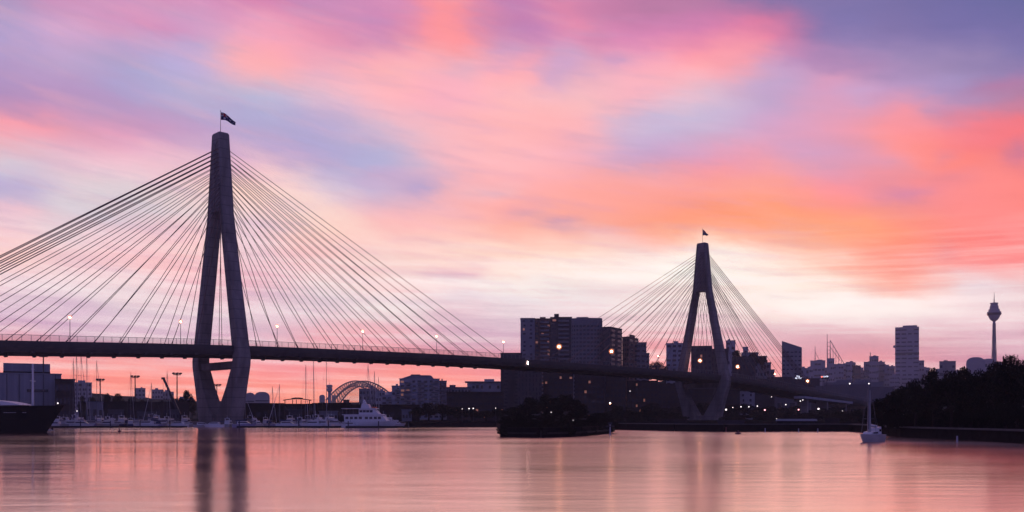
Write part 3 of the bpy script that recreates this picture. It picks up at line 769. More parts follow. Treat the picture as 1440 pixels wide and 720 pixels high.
dome_tower('apartment_block', 'hazy round-shouldered block, left of a pair right of near pylon', 345, 358, 552, 1400)
dome_tower('apartment_block', 'hazy round-shouldered block, right of a pair beyond the marina', 358, 379, 551, 1380, .4)
dome_tower('apartment_block', 'tiny bullet-shaped hazy tower left of the arch bridge', 449, 457, 555, 1900, .5)
# quay sheds
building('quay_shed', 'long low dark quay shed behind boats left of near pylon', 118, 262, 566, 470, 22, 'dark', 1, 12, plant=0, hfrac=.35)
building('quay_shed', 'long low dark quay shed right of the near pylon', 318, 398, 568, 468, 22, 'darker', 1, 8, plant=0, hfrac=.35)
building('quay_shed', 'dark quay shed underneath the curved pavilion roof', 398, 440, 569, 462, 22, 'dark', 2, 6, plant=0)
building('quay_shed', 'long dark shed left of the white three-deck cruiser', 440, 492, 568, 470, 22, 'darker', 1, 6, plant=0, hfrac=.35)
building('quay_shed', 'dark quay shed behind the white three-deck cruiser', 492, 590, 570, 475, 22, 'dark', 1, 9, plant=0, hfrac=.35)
# pavilion with curved roofs
d = 452
r = thing('pavilion', 'open pavilion with thin curved flying roofs above the marina', 'pavilion', (PX(418, d), d, GZ), -math.atan((418 - 720) / F))
for z, w_, hh in ((PZ(562.5, d) - GZ, 13.4, .7), (PZ(560, d) - GZ, 5.5, .3)):
    m = MB(); pts = [(-w_ / 2 + w_ * k / 10, z + hh * math.sin(math.pi * k / 10)) for k in range(11)]
    m.xz(pts + [(a, c - .28) for a, c in pts[::-1]], -4, 4); m.build('roof', 'steel_d', r)
for x in (-5.8, -2.2, -.4, 1.8, 5.8):
    for y in (-3, 3):
        m = MB(); m.tube((x, y, 0), (x, y, PZ(562.5, d) - GZ + .1), .16); m.build('column', 'steel_d', r)

# arch bridge far off
def arch_bridge():
    d = 3400.0; cx = PX(504, d); ang = -math.acos(min(1, 290 / 503.0)) ; r = thing('arch_bridge', 'big steel arch bridge far away between the masts and apartments', 'bridge', (cx, d, 0), ang)
    S = 251.5; n = 28
    def top(t): u = (t / S); return 134 - 66 * abs(u) ** 1.9
    def bot(t): u = (t / S); return 116 - 106 * u * u
    for y in (-15, 15):
        m = MB(); xs = [-S + 2 * S * k / n for k in range(n + 1)]
        for k in range(n):
            a, c = xs[k], xs[k + 1]
            m.bar((a, y, top(a)), (c, y, top(c)), 3.6, 4.2); m.bar((a, y, bot(a)), (c, y, bot(c)), 3.6, 4.2)
            m.bar((a, y, top(a)), (a, y, bot(a)), 2.0)
            if k < n / 2: m.bar((a, y, top(a)), (c, y, bot(c)), 1.9)
            else: m.bar((a, y, bot(a)), (c, y, top(c)), 1.9)
        m.build('arch_truss', 'arch', r)
        for k in range(4, n - 3):
            a = xs[k]
            if bot(a) > 60: m = MB(); m.bar((a, y, 55), (a, y, bot(a)), .9); m.build('hanger', 'arch', r)
    m = MB(); m.box(0, 0, 52, 2 * S + 260, 40, 4); m.build('deck', 'arch', r)
    for sx_ in (-1, 1):
        for y in (-24, 24):
            m = MB(); x = sx_ * (S + 14)
            m.loft([[(x - 8, y - 8, 0), (x + 8, y - 8, 0), (x + 8, y + 8, 0), (x - 8, y + 8, 0)], [(x - 6, y - 6, 80), (x + 6, y - 6, 80), (x + 6, y + 6, 80), (x - 6, y + 6, 80)], [(x - 4.5, y - 4.5, 88), (x + 4.5, y - 4.5, 88), (x + 4.5, y + 4.5, 88), (x - 4.5, y + 4.5, 88)]])
            m.build('stone_tower', 'b_far', r)
arch_bridge()
# harbour control tower
d = 1700; H = PZ(541, d) - GZ
r = thing('control_tower', 'slim concrete control tower with wide head left of the steel arch', 'tower', (PX(463.5, d), d, GZ))
m = MB(); m.lathe([(3.2, 0), (2.9, H - 14)], 14); m.build('shaft', 'b_far', r)
m = MB(); m.lathe([(2.9, H - 14), (5.2, H - 11), (5.2, H - 7), (4.2, H - 6), (5.4, H - 4), (5.4, H - 1), (3, H)], 14); m.build('head', 'b_far', r)
m = MB(); m.tube((0, 0, H), (0, 0, H + 4), .3); m.build('antenna', 'steel', r)

# apartments in the middle
r, W, H, dp = building('apartment_building', 'grey stepped apartment building on the waterfront right of the steel arch', 562, 618, 533, 700, 26, 'b_pale', 9, 7, plant=1, balcony=3, lit=.03)
m = MB(); m.xz([(-W/2 + 1, H + .45), (W * .36, H + .45), (W * .3, H + 2.6), (-W * .05, H + 3.0), (-W * .2, H + 3.0)], -11, 11); m.build('penthouse', 'b_grey', r)
m = MB(); m.box(-W * .1, 0, H + 3.01, 7, 10, .8); m.build('plant_room', 'b_dark', r)
building('apartment_building', 'lower stepped left wing building beside the grey waterfront apartments', 551, 563, 543, 690, 24, 'b_pale', 7, 2, balcony=1)
building('apartment_building', 'narrow right hand block touching the grey waterfront apartments', 616, 628, 536, 705, 24, 'b_grey', 8, 2, balcony=1)
building('apartment_building', 'pale block with balconies in front of the stepped apartments', 537, 552, 556, 640, 20, 'b_pale', 5, 2, balcony=1)
building('office_building', 'low pale block behind the masts beside the steel arch', 505, 530, 547, 900, 20, 'b_grey', 5, 5)
building('office_building', 'pale grey block right of the masts, left of stepped apartments', 528, 541, 550, 850, 20, 'b_pale', 5, 3)
building('clubhouse', 'small dark peaked tower house in front of the steel arch', 483, 491, 563, 520, 8, 'b_warm', 3, 2, plant=0)
building('office_building', 'long low flat-roofed block right of the stepped apartments', 626, 662, 545, 720, 24, 'b_grey', 5, 8, lit=.02)
r, W, H, dp = building('office_building', 'pale office block with overhanging roof left of the towers', 657, 704, 538, 740, 24, 'b_pale', 5, 8, plant=2)
m = MB(); m.box(0, 0, H + .5, W + 4, 28, .5); m.build('canopy', 'roof_l', r)
building('wharf_building', 'long dark brick wharf building with a few small lights', 628, 708, 552, 560, 20, 'dark', 4, 14, plant=0, lit=.05, hfrac=.3)

# big apartment tower (right of centre): slab wings and a rounded striped wing
d = 700
building('apartment_tower', 'dark left slab of the big tower group above the deck', 732, 752, 448, d, 22, 'b_grey', 24, 2, plant=0, wfrac=.35, lit=.02)
building('apartment_tower', 'recessed brown brick tower with many windows beside the left slab', 751, 775, 448.5, d + 4, 22, 'b_warm', 24, 3, plant=1, lit=.2, wfrac=.5, balcony=1)
building('apartment_tower', 'middle tower with balconies, tallest of the dark tower group', 774, 804, 446.5, d + 2, 22, 'b_dark', 24, 3, plant=1, balcony=1, lit=.06)
W = 44 * d / F; H = PZ(449, d) - GZ; c = 824.5
r = thing('apartment_tower', 'pale rounded tower with vertical stripes, right end of the big group', 'building', (PX(c, d + 12), d + 12, GZ), -math.atan((c - 720) / F))
pts = [(W/2 * math.cos(R(a)) , -10 - 4.5 * math.sin(R(a))) for a in range(180, -1, -12)] + [(W/2, 12), (-W/2, 12)]
m = MB(); m.prism([(a, -b_ if False else b_) for a, b_ in pts], -1, H); m.build('wall', 'b_grey', r)
m = MB(); m.prism([(a * 1.02, b_ * 1.02) for a, b_ in pts], H + .003, H + .8); ro = m.build('roof', 'b_grey', r)
m = MB(); m.box(-3, 2, H + .81, 9, 8, 2); m.build('plant_room', 'b_grey', ro)
for k in range(13):
    a = R(174 - k * 14); x, y = W/2 * math.cos(a), -10 - 4.5 * math.sin(a)
    m = MB(); m.box(x, y - .12, 3, .8, .5, H - 4); m.build('fin', 'slab', r)
f = None
for k in range(23):
    z = 3 + (H - 6) * k / 23; m = MB()
    pp = [((W/2 - .05) * math.cos(R(a)), -10.04 - 4.5 * math.sin(R(a))) for a in range(176, 3, -12)]
    for p, q_ in zip(pp[:-1], pp[1:]): m.bar((p[0], p[1], z + .7), (q_[0], q_[1], z + .7), .14, 1.5)
    m.build('window', 'glass', r)
building('apartment_building', 'lower grey-blue block under the deck at left of the towers', 704, 734, 497, 640, 22, 'b_dark', 18, 2, plant=0, wfrac=.3, lit=.02)
building('apartment_building', 'ribbed grey block under the deck below the left slab', 728, 762, 512, 620, 18, 'b_dark', 12, 7, plant=0, wfrac=.4, hfrac=.7)
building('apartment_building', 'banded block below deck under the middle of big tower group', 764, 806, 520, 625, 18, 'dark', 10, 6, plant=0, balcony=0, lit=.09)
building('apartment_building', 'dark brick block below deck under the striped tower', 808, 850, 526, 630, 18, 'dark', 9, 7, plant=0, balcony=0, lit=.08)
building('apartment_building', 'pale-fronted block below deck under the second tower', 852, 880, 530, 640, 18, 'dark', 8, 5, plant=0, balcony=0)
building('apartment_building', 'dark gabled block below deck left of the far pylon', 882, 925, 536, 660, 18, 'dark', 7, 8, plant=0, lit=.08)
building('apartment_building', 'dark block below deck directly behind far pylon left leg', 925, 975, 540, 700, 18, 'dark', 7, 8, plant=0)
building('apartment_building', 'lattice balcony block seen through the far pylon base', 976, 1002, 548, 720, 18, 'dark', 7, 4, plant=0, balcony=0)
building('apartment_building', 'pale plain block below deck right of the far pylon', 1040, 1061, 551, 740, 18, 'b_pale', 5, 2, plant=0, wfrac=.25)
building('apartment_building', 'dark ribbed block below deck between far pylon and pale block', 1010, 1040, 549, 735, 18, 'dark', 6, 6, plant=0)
building('apartment_tower', 'second tower, dark with white balconies on its right side', 847, 875, 460, 690, 22, 'b_dark', 19, 3, balcony=0, rot=R(-24), plant=0, lit=.03)
building('apartment_tower', 'third tower in the row, brown with stepped roof', 875, 898, 474, 720, 22, 'b_warm', 17, 3, rot=R(-20), plant=1, lit=.03)
building('apartment_tower', 'small fourth tower stepping down behind the brown third tower', 893, 909, 482, 735, 20, 'b_grey', 15, 2, plant=0)
building('apartment_tower', 'narrow strip of tower right of the fourth tower', 905, 913, 497, 760, 20, 'b_grey', 12, 1, plant=0)
building('apartment_tower', 'pale lavender tower just left of the far pylon', 937, 960, 483, 900, 24, 'b_pale', 16, 3, plant=1)
building('apartment_tower', 'wide dark tower visible between the legs of far pylon', 972, 1001, 487, 820, 22, 'b_dark', 12, 5, plant=0, lit=.05)
building('apartment_tower', 'dark tower behind the right leg of far pylon', 999, 1024, 491, 830, 22, 'b_dark', 11, 4, plant=0, lit=.03)
building('apartment_tower', 'slim hazy tower just right of the far pylon leg', 1021, 1034, 479, 1250, 22, 'b_far', 16, 2, plant=1)
building('office_tower', 'tiny pale tower peeking above the curved hillside block', 1045, 1052, 488, 1300, 14, 'b_pale', 8, 1, plant=0)
building('apartment_building', 'dark block with rooftop trees right of far pylon', 1030, 1062, 502, 850, 24, 'b_dark', 10, 5, plant=0, lit=.03)
for a, y, c_, lab in ((1043, 496, 1066, 'grey left shoulder of the curved hillside apartment block'), (1064, 501, 1078, 'middle step of the curved hillside apartment block'), (1076, 510, 1084, 'small step of the curved hillside apartment block'), (1082, 520, 1089, 'lowest step of the curved hillside apartment block')):
    building('apartment_building', lab, a, c_, y, 900 + a * .02, 26, 'b_grey', 9, 3 if c_ - a > 10 else 1, plant=0, balcony=1 if c_ - a > 10 else 0)
building('office_tower', 'tall tower with slanting roof right of the far cables', 1100, 1127, 479, 1000, 26, 'b_grey', 18, 5, slope=7.5, hfrac=.35)
building('office_tower', 'short pale tower with stepped top beside the slanted roof tower', 1118, 1137, 518, 1250, 26, 'b_far', 8, 5)
# exhibition hall roofs behind the ramp
r, W, H, dp = building('exhibition_hall', 'very wide low grey hall behind the descending road', 1092, 1252, 545, 860, 60, 'roof', 1, 10, plant=2, hfrac=.3)
building('exhibition_hall', 'dark low roofed hall right of the far pylon, above the deck', 1040, 1150, 533, 900, 50, 'b_dark', 2, 12, plant=1, hfrac=.3)
building('exhibition_hall', 'grey upper hall with antenna dishes left of the city towers', 1160, 1240, 538, 1000, 50, 'b_grey', 2, 10, plant=2, hfrac=.3)
# signs
def sign(label, px, py, d, rows, red):
    r = thing('illuminated_sign', label, 'sign', (PX(px, d), d, PZ(py, d)), -math.atan((px - 720) / F))
    m = MB(); wd = 9 * d / F
    m.box(0, .3, -1.6 * len(rows), wd + 1, .2, 1.9 * len(rows) + .6); m.tube((-wd * .3, .4, -12), (-wd * .3, .4, 0), .2); m.tube((wd * .3, .4, -12), (wd * .3, .4, 0), .2)
    m.build('backboard', 'b_dark', r); rnd = random.Random(px)
    for i, (a, b_) in enumerate(rows):
        x = a; m = MB()
        while x < b_:
            w_ = rnd.uniform(.5, .9)
            m.box(x, .1, -1.7 * i, w_ * .35, .12, 1.25); m.box(x + w_ * .45, .1, -1.7 * i + rnd.choice([0, .5, .95]), w_ * .6, .12, .3); x += w_ + .35
        m.build('lettering', 'signwhite', r)
    if red:
        m = MB(); m.lathe([(.01, 0), (.01, .01)], 4); m = MB()
        m.xz([(-wd/2 - .6, .5), (-wd/2 + .3, -.4), (-wd/2 + 1.2, .5), (-wd/2 + .9, 1.1), (-wd/2 + .3, .9), (-wd/2 - .3, 1.1)], .0, .2); m.build('emblem', 'signred', r)
sign('lit two-line white sign below the slanted roof tower', 1123, 530, 850, [(-1.6, 1.2), (-2.8, 2.8)], False)
sign('lit sign with red emblem and white letters below city towers', 1160, 530.5, 850, [(-1.0, 3.2)], True)

# -- city skyline
D0 = 2200
def tower(label, a, c_, y, d=D0, wall='b_far', floors=10, bays=4, **k): return building('office_tower', label, a, c_, y, d, 36, wall, floors, bays, hfrac=.35, wfrac=.8, **k)
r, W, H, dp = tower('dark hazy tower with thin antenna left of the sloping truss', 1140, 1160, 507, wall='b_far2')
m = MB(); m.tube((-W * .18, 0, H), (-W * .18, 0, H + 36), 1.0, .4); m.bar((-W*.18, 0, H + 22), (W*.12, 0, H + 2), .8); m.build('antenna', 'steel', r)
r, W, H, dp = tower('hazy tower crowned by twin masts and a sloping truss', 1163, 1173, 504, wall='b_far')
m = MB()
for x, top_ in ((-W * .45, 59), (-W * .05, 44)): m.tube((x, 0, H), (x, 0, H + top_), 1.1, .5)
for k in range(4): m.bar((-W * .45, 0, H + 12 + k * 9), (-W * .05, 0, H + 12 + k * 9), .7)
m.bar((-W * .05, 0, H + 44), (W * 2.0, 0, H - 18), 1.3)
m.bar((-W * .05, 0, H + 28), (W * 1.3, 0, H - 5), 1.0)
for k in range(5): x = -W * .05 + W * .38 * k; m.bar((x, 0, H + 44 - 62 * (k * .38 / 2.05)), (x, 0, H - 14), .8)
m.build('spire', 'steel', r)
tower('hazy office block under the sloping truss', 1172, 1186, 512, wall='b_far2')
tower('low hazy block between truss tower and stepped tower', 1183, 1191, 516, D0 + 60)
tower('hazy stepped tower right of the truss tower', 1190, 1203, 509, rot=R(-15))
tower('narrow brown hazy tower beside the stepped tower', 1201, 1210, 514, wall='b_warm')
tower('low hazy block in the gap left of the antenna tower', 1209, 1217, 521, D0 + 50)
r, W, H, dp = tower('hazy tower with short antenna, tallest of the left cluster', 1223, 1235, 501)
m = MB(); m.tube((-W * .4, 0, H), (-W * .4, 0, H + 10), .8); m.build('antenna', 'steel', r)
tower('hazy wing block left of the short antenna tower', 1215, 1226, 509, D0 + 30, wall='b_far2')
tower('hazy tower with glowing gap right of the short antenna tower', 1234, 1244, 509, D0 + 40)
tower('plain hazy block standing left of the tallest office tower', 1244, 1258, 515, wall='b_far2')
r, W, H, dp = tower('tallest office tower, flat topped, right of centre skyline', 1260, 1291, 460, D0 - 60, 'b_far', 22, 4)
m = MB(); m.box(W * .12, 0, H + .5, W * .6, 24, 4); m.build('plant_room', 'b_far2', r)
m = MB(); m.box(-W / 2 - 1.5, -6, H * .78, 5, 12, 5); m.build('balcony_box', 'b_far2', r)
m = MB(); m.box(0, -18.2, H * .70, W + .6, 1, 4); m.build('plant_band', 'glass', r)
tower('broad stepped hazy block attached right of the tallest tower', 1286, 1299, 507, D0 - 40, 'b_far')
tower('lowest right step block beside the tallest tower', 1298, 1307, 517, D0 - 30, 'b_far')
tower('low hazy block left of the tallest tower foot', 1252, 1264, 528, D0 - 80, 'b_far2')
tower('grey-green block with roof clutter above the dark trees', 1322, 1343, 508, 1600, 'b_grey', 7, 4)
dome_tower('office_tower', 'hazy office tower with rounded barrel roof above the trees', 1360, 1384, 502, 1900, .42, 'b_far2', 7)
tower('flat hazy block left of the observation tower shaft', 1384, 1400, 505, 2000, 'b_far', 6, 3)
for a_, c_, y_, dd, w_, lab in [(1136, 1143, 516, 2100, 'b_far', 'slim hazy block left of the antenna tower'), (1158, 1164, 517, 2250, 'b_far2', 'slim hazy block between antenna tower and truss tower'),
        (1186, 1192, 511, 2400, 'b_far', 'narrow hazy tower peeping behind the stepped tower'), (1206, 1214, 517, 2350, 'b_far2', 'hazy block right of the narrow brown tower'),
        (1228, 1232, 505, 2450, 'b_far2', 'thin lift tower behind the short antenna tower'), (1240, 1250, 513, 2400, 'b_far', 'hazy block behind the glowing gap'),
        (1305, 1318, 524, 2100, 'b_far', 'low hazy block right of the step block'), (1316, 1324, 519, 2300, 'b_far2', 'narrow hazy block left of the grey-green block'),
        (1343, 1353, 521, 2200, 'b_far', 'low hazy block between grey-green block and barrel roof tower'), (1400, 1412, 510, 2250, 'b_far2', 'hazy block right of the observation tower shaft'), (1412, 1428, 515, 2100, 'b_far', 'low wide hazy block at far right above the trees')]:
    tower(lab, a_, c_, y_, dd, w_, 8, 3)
# observation tower
d = 2320; H = PZ(427, d) - GZ
def hz_(y): return PZ(y, d) - GZ
r = thing('observation_tower', 'slim observation tower with golden turret and tall spire at right', 'tower', (PX(1398, d), d, GZ))
m = MB(); m.lathe([(4.6, 0), (3.4, hz_(470)), (3.2, hz_(450))], 16); m.build('shaft', 'b_far', r)
m = MB()
for k in range(14):
    a = k * math.pi * 2 / 14; m.tube((9 * math.cos(a), 9 * math.sin(a), 60), (3.4 * math.cos(a + .9), 3.4 * math.sin(a + .9), hz_(455)), .35, n=4)
m.build('bracing_cables', 'steel', r)
m = MB(); m.lathe([(3.2, hz_(452)), (9, hz_(449.5)), (11.5, hz_(447)), (15.8, hz_(441)), (16, hz_(438.5)), (12.8, hz_(438.2)), (12.8, hz_(435)), (10, hz_(434.5)), (10, hz_(430.5)), (8.4, hz_(430)), (8.4, hz_(427.2)), (9.4, hz_(427)), (9.4, hz_(426)), (4, hz_(425.5))], 28); m.build('turret', 'b_far2', r)
m = MB(); m.lathe([(15.4, hz_(443.4)), (16.4, hz_(441.2)), (16.5, hz_(440.2)), (15, hz_(440))], 28); m.build('window_ring', 'glass', r)
m = MB(); m.tube((0, 0, hz_(426)), (0, 0, hz_(418)), 1.3, .9); m.tube((0, 0, hz_(418)), (0, 0, hz_(411)), .8, .35); m.build('spire', 'steel', r)

# ------------------------------------------------------------------ trees
def leaf_crown(rnd, lobes, n, size, zflat=.75):
    m = MB(); vs_ = []; fs = []
    for (cx, cy, cz, rr) in lobes:
        k = int(n * rr ** 2)
        for i in range(k):
            u = Vector((rnd.gauss(0, 1), rnd.gauss(0, 1), rnd.gauss(0, 1))).normalized()
            rad = rr * (rnd.uniform(.55, 1.08) if rnd.random() < .8 else rnd.uniform(.2, 1.22))
            p = Vector((cx, cy, cz)) + Vector((u.x, u.y, u.z * zflat)) * rad
            a = Vector((rnd.gauss(0, 1), rnd.gauss(0, 1), rnd.gauss(0, .6))).normalized() * size * rnd.uniform(.5, 1.3)
            b_ = a.cross(Vector((rnd.gauss(0, 1), rnd.gauss(0, 1), rnd.gauss(0, 1)))).normalized() * size * rnd.uniform(.3, .8)
            o = len(vs_); vs_ += [p - a, p + b_ * .8, p + a, p - b_]; fs.append((o, o + 1, o + 2, o + 3))
    m.add(vs_, fs); return m
def make_tree(label, H, Rr, seed, leafm='leaf', dens=42, size=.34, group=None, name='broadleaf_tree', low=.3):
    rnd = random.Random(seed); r = thing(name, label, 'tree', group=group)
    m = MB(); tr_ = H * .035
    m.tube((0, 0, -.4), (0, 0, H * .18), tr_ * 1.3, tr_, 9); m.tube((0, 0, H * .18), (.02 * H, .01 * H, H * .5), tr_, tr_ * .6, 9)
    lobes = []
    for k in range(rnd.randint(9, 12)):
        a = k * 2.4 + rnd.uniform(-.4, .4); f = rnd.uniform(low, .86); rad = Rr * (rnd.uniform(.35, .8) * (1.15 - max(0, f - .5) * 1.4))
        lr = Rr * rnd.uniform(.22, .38); p = (math.cos(a) * rad, math.sin(a) * rad, H * f)
        lobes.append((*p, lr)); z0 = H * rnd.uniform(.2, .42)
        m.tube((0, 0, z0), tuple(Vector(p) * .6 + Vector((0, 0, z0)) * .4), tr_ * .5, tr_ * .25, 6)
        m.tube(tuple(Vector(p) * .6 + Vector((0, 0, z0)) * .4), p, tr_ * .25, .05, 5)
    lobes.append((0, 0, H * .82, Rr * .42)); lobes.append((Rr * .1, 0, H * .55, Rr * .5))
    m.build('trunk', 'bark', r)
    leaf_crown(rnd, lobes, dens, size).build('crown', leafm, r)
    return r
protos = [make_tree('', 14, 6.4, s, lm, dens=56, size=.42) for s, lm in ((1, 'leaf'), (2, 'leaf'), (3, 'leaf2'), (5, 'leaf'))]
protos += [make_tree('', 14, 11, s_, 'leaf', dens=30, size=.6, low=.06, name='shrub') for s_ in (7, 9)]
used = [0] * 6
ORD = ['first', 'second', 'third', 'fourth', 'fifth', 'sixth', 'seventh', 'eighth', 'ninth', 'tenth', 'eleventh', 'twelfth', 'thirteenth', 'fourteenth', 'fifteenth', 'sixteenth', 'seventeenth', 'eighteenth', 'nineteenth', 'twentieth', 'twenty-first', 'twenty-second']
def put_tree(k, px, ytop, d, label, group, wid=None, gz=GZ, seed=0):
    rnd = random.Random(int(px * 13 + seed)); o = protos[k] if not used[k] else copy_tree(protos[k])
    used[k] += 1
    h = (PZ(ytop, d) - gz) / 14.0 / .97
    wd = (wid * d / F / (12.8 if k < 4 else 22)) if wid else h
    place(o, (PX(px, d), d, gz), rnd.uniform(0, 6.28), label, (wd, wd, h)); o['group'] = group; return o
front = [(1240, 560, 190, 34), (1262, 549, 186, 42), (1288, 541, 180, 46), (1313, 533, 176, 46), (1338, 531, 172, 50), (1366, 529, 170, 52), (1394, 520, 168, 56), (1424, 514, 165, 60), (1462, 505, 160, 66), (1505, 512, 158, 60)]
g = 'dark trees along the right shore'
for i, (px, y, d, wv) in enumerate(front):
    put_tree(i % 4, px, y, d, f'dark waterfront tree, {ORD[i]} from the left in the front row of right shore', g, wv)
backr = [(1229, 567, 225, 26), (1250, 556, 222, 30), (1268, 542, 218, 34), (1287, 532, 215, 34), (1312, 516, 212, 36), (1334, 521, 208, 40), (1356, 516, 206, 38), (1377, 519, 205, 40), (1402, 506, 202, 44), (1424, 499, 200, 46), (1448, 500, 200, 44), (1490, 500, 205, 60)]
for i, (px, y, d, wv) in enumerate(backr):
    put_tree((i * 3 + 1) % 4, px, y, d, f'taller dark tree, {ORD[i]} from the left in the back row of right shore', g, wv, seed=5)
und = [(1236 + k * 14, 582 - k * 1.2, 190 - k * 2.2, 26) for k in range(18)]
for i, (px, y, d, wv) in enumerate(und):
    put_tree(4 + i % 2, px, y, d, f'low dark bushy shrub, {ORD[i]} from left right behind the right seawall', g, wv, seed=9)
# headland trees left of centre-right
g = 'dark trees on the headland below the bridge'
hl = [(722, 572, 300, 34), (745, 558, 290, 40), (768, 554, 285, 42), (790, 555, 282, 40), (810, 562, 285, 36), (735, 578, 240, 40), (775, 574, 236, 44), (812, 576, 238, 40), (842, 580, 262, 40)]
for i, (px, y, d, wv) in enumerate(hl):
    put_tree(i % 4, px, y, d, ['dark headland tree beside the left end of the jutting wharf', 'tall dark headland tree left of the domed clump', 'domed dark headland tree, highest under the bridge', 'domed dark headland tree right of the highest one', 'dark headland tree sloping down on the clump right side',
        'low front headland tree, leftmost behind the jutting wharf', 'low front headland tree in the middle of the jutting wharf', 'low front headland tree right of the wharf middle', 'low front headland tree at the right end of the wharf'][i], g, wv)
g = 'dark trees on the shore between marina and towers'
ml_ = [(588, 572, 430, 26), (603, 566, 440, 34), (622, 568, 445, 34), (644, 572, 435, 34), (664, 576, 430, 32), (684, 577, 425, 32), (700, 574, 430, 26)]
for i, (px, y, d, wv) in enumerate(ml_): put_tree((i + 1) % 4, px, y, d, f'low dark tree, {ORD[i]} rightwards from the marina towards the towers', g, wv)
g = 'dark shrubs along the shore near the far pylon'
ms = [(868, 572, 420), (888, 578, 400), (908, 574, 430), (930, 578, 440), (950, 582, 400), (1034, 583, 560), (1062, 580, 560), (1085, 581, 540), (1110, 580, 520), (1134, 581, 500), (1160, 581, 480), (1184, 579, 450), (1206, 577, 400), (1224, 576, 330)]
for i, (px, y, d) in enumerate(ms): put_tree(4 + i % 2, px, y, d, f'dark rounded shrub, {ORD[i]} from the left on the shore around far pylon', g, 42)
g = 'dark bushes behind the wharf'
for i in range(8): put_tree(4 + i % 2, 712 + i * 20, 586 + (i % 3) * 2, 200 + i * 4, f'low dark bush, {ORD[i]} from the left directly behind the wharf', g, 30)
for i in range(12):
    px_ = 709 + i * 13.2; dd = 4 * F / ((614.2 if px_ < 800 else 614 - (px_ - 800) * .085) - HY) + 1.0
    put_tree(4 + i % 2, px_, 597.5 + (i * 7 % 5) * .8, dd, f'dark mangrove bush hanging over the wharf edge, {ORD[i]} from the left', g, 24, gz=.4, seed=3)
g = 'dark trees under the deck behind the far pylon'
for i in range(20):
    put_tree(i % 4, 862 + i * 18.5, 566 + (i * 5 % 7) * 1.3 + (4 if i > 12 else 0), 655 + (i % 3) * 9, f'dark tree under the road deck behind far pylon, {ORD[i]} from the left', g, 34, seed=2)
g = 'trees standing above the bridge deck line'
for i, (px, y, d, wv, lab) in enumerate([(912, 512, 780, 22, 'dark treetop left of the pair above the deck'), (924, 508, 780, 26, 'highest dark treetop above the deck left of far pylon'), (936, 514, 785, 18, 'small dark treetop above the deck by lavender tower'),
        (1036, 492, 860, 16, 'treetop on the dark block right of far pylon'), (1060, 496, 880, 16, 'small treetop beside the curved hillside block'), (1072, 500, 885, 14, 'tiny treetop over the curved hillside block')]):
    put_tree(i % 4, px, y, d, lab, g, wv, gz=(PZ(545, d) if i < 3 else PZ(520, d)))
g = 'distant trees left of the near pylon'
lt = [(150, 553, 620, 16), (167, 553, 640, 18), (183, 560, 640, 16), (200, 562, 620, 18), (130, 558, 600, 18), (246, 560, 600, 18), (262, 548, 560, 20), (116, 556, 600, 14), (228, 563, 600, 16), (270, 561, 570, 14)]
for i, (px, y, d, wv) in enumerate(lt): put_tree((i + 3) % 4, px, y, d, ['round distant tree left of the second light mast', 'round distant tree just left of the tall light mast', 'low distant tree under the tall light mast', 'low distant tree under the lone hazy block', 'low distant tree right of the brown warehouse',
    'low distant tree right of the crane', 'dark tree touching the near pylon leg', 'small distant tree beside the brown warehouse', 'low distant tree under the crane boom', 'low distant tree at the foot of near pylon'][i], g, wv)

# ------------------------------------------------------------------ masts, cranes, lights
def light_mast(px, ytop, d, label, head=2.6, gz=GZ):
    H = PZ(ytop, d) - gz
    r = thing('floodlight_mast', label, 'light mast', (PX(px, d), d, gz), group='tall floodlight masts on the left bank')
    m = MB(); m.tube((0, 0, 0), (0, 0, H), .45, .28); m.build('pole', 'steel_d', r)
    m = MB(); m.lathe([(head * .75, H - 1.0), (head * .75, H - .7)], 10)
    m.build('head_frame', 'steel_d', r)
    for k in range(6):
        a = k * math.pi / 3; m = MB(); m.box(head * .75 * math.cos(a), head * .75 * math.sin(a), H - .5, 1.0, .8, .9, a); m.build('floodlight', 'steel_d', r)
    return r
light_mast(61, 499, 440, 'floodlight mast rising behind the big pale warehouse')
light_mast(141, 533.5, 520, 'short floodlight mast right of the brown warehouse', 2.4)
light_mast(190, 529, 520, 'tall floodlight mast left of the lone hazy block', 2.6)
light_mast(249, 525, 520, 'tall floodlight mast between crane and near pylon', 2.8)
light_mast(305, 541, 620, 'thin T-shaped light mast seen through near pylon legs', 3.2)
d = 446
r = thing('crane', 'dark mobile crane with raised boom left of the near pylon', 'crane', (PX(253, d), d, GZ))
m = MB(); a = Vector((0, 0, 3)); e = Vector((PX(229.5, d) - PX(253, d), 0, PZ(531, d) - GZ)); m.bar(a, e, .75, .9); m.bar(a, a + (e - a) * .5, 1.05, 1.2); m.box(e.x, 0, e.z - .9, 1.5, .9, 1.0); m.build('boom', 'steel_d', r)
m = MB(); m.box(1, 0, 1.2, 4.2, 2.6, 2.2); m.build('cab', 'steel_d', r)
m = MB(); m.box(.5, 0, .5, 9, 2.6, .8); m.build('chassis', 'steel_d', r)
for x in (-3, -1.4, 2.4, 4):
    for y in (-1.35, 1.35): m = MB(); m.tube((x, y - .2, .55), (x, y + .2, .55), .55, n=14); m.build('wheel', 'black', r)
m = MB(); m.tube((e.x, 0, e.z - .6), (e.x, 0, e.z - 6), .06); m.box(e.x, 0, e.z - 6.6, .4, .4, .7); m.build('hook', 'steel_d', r)

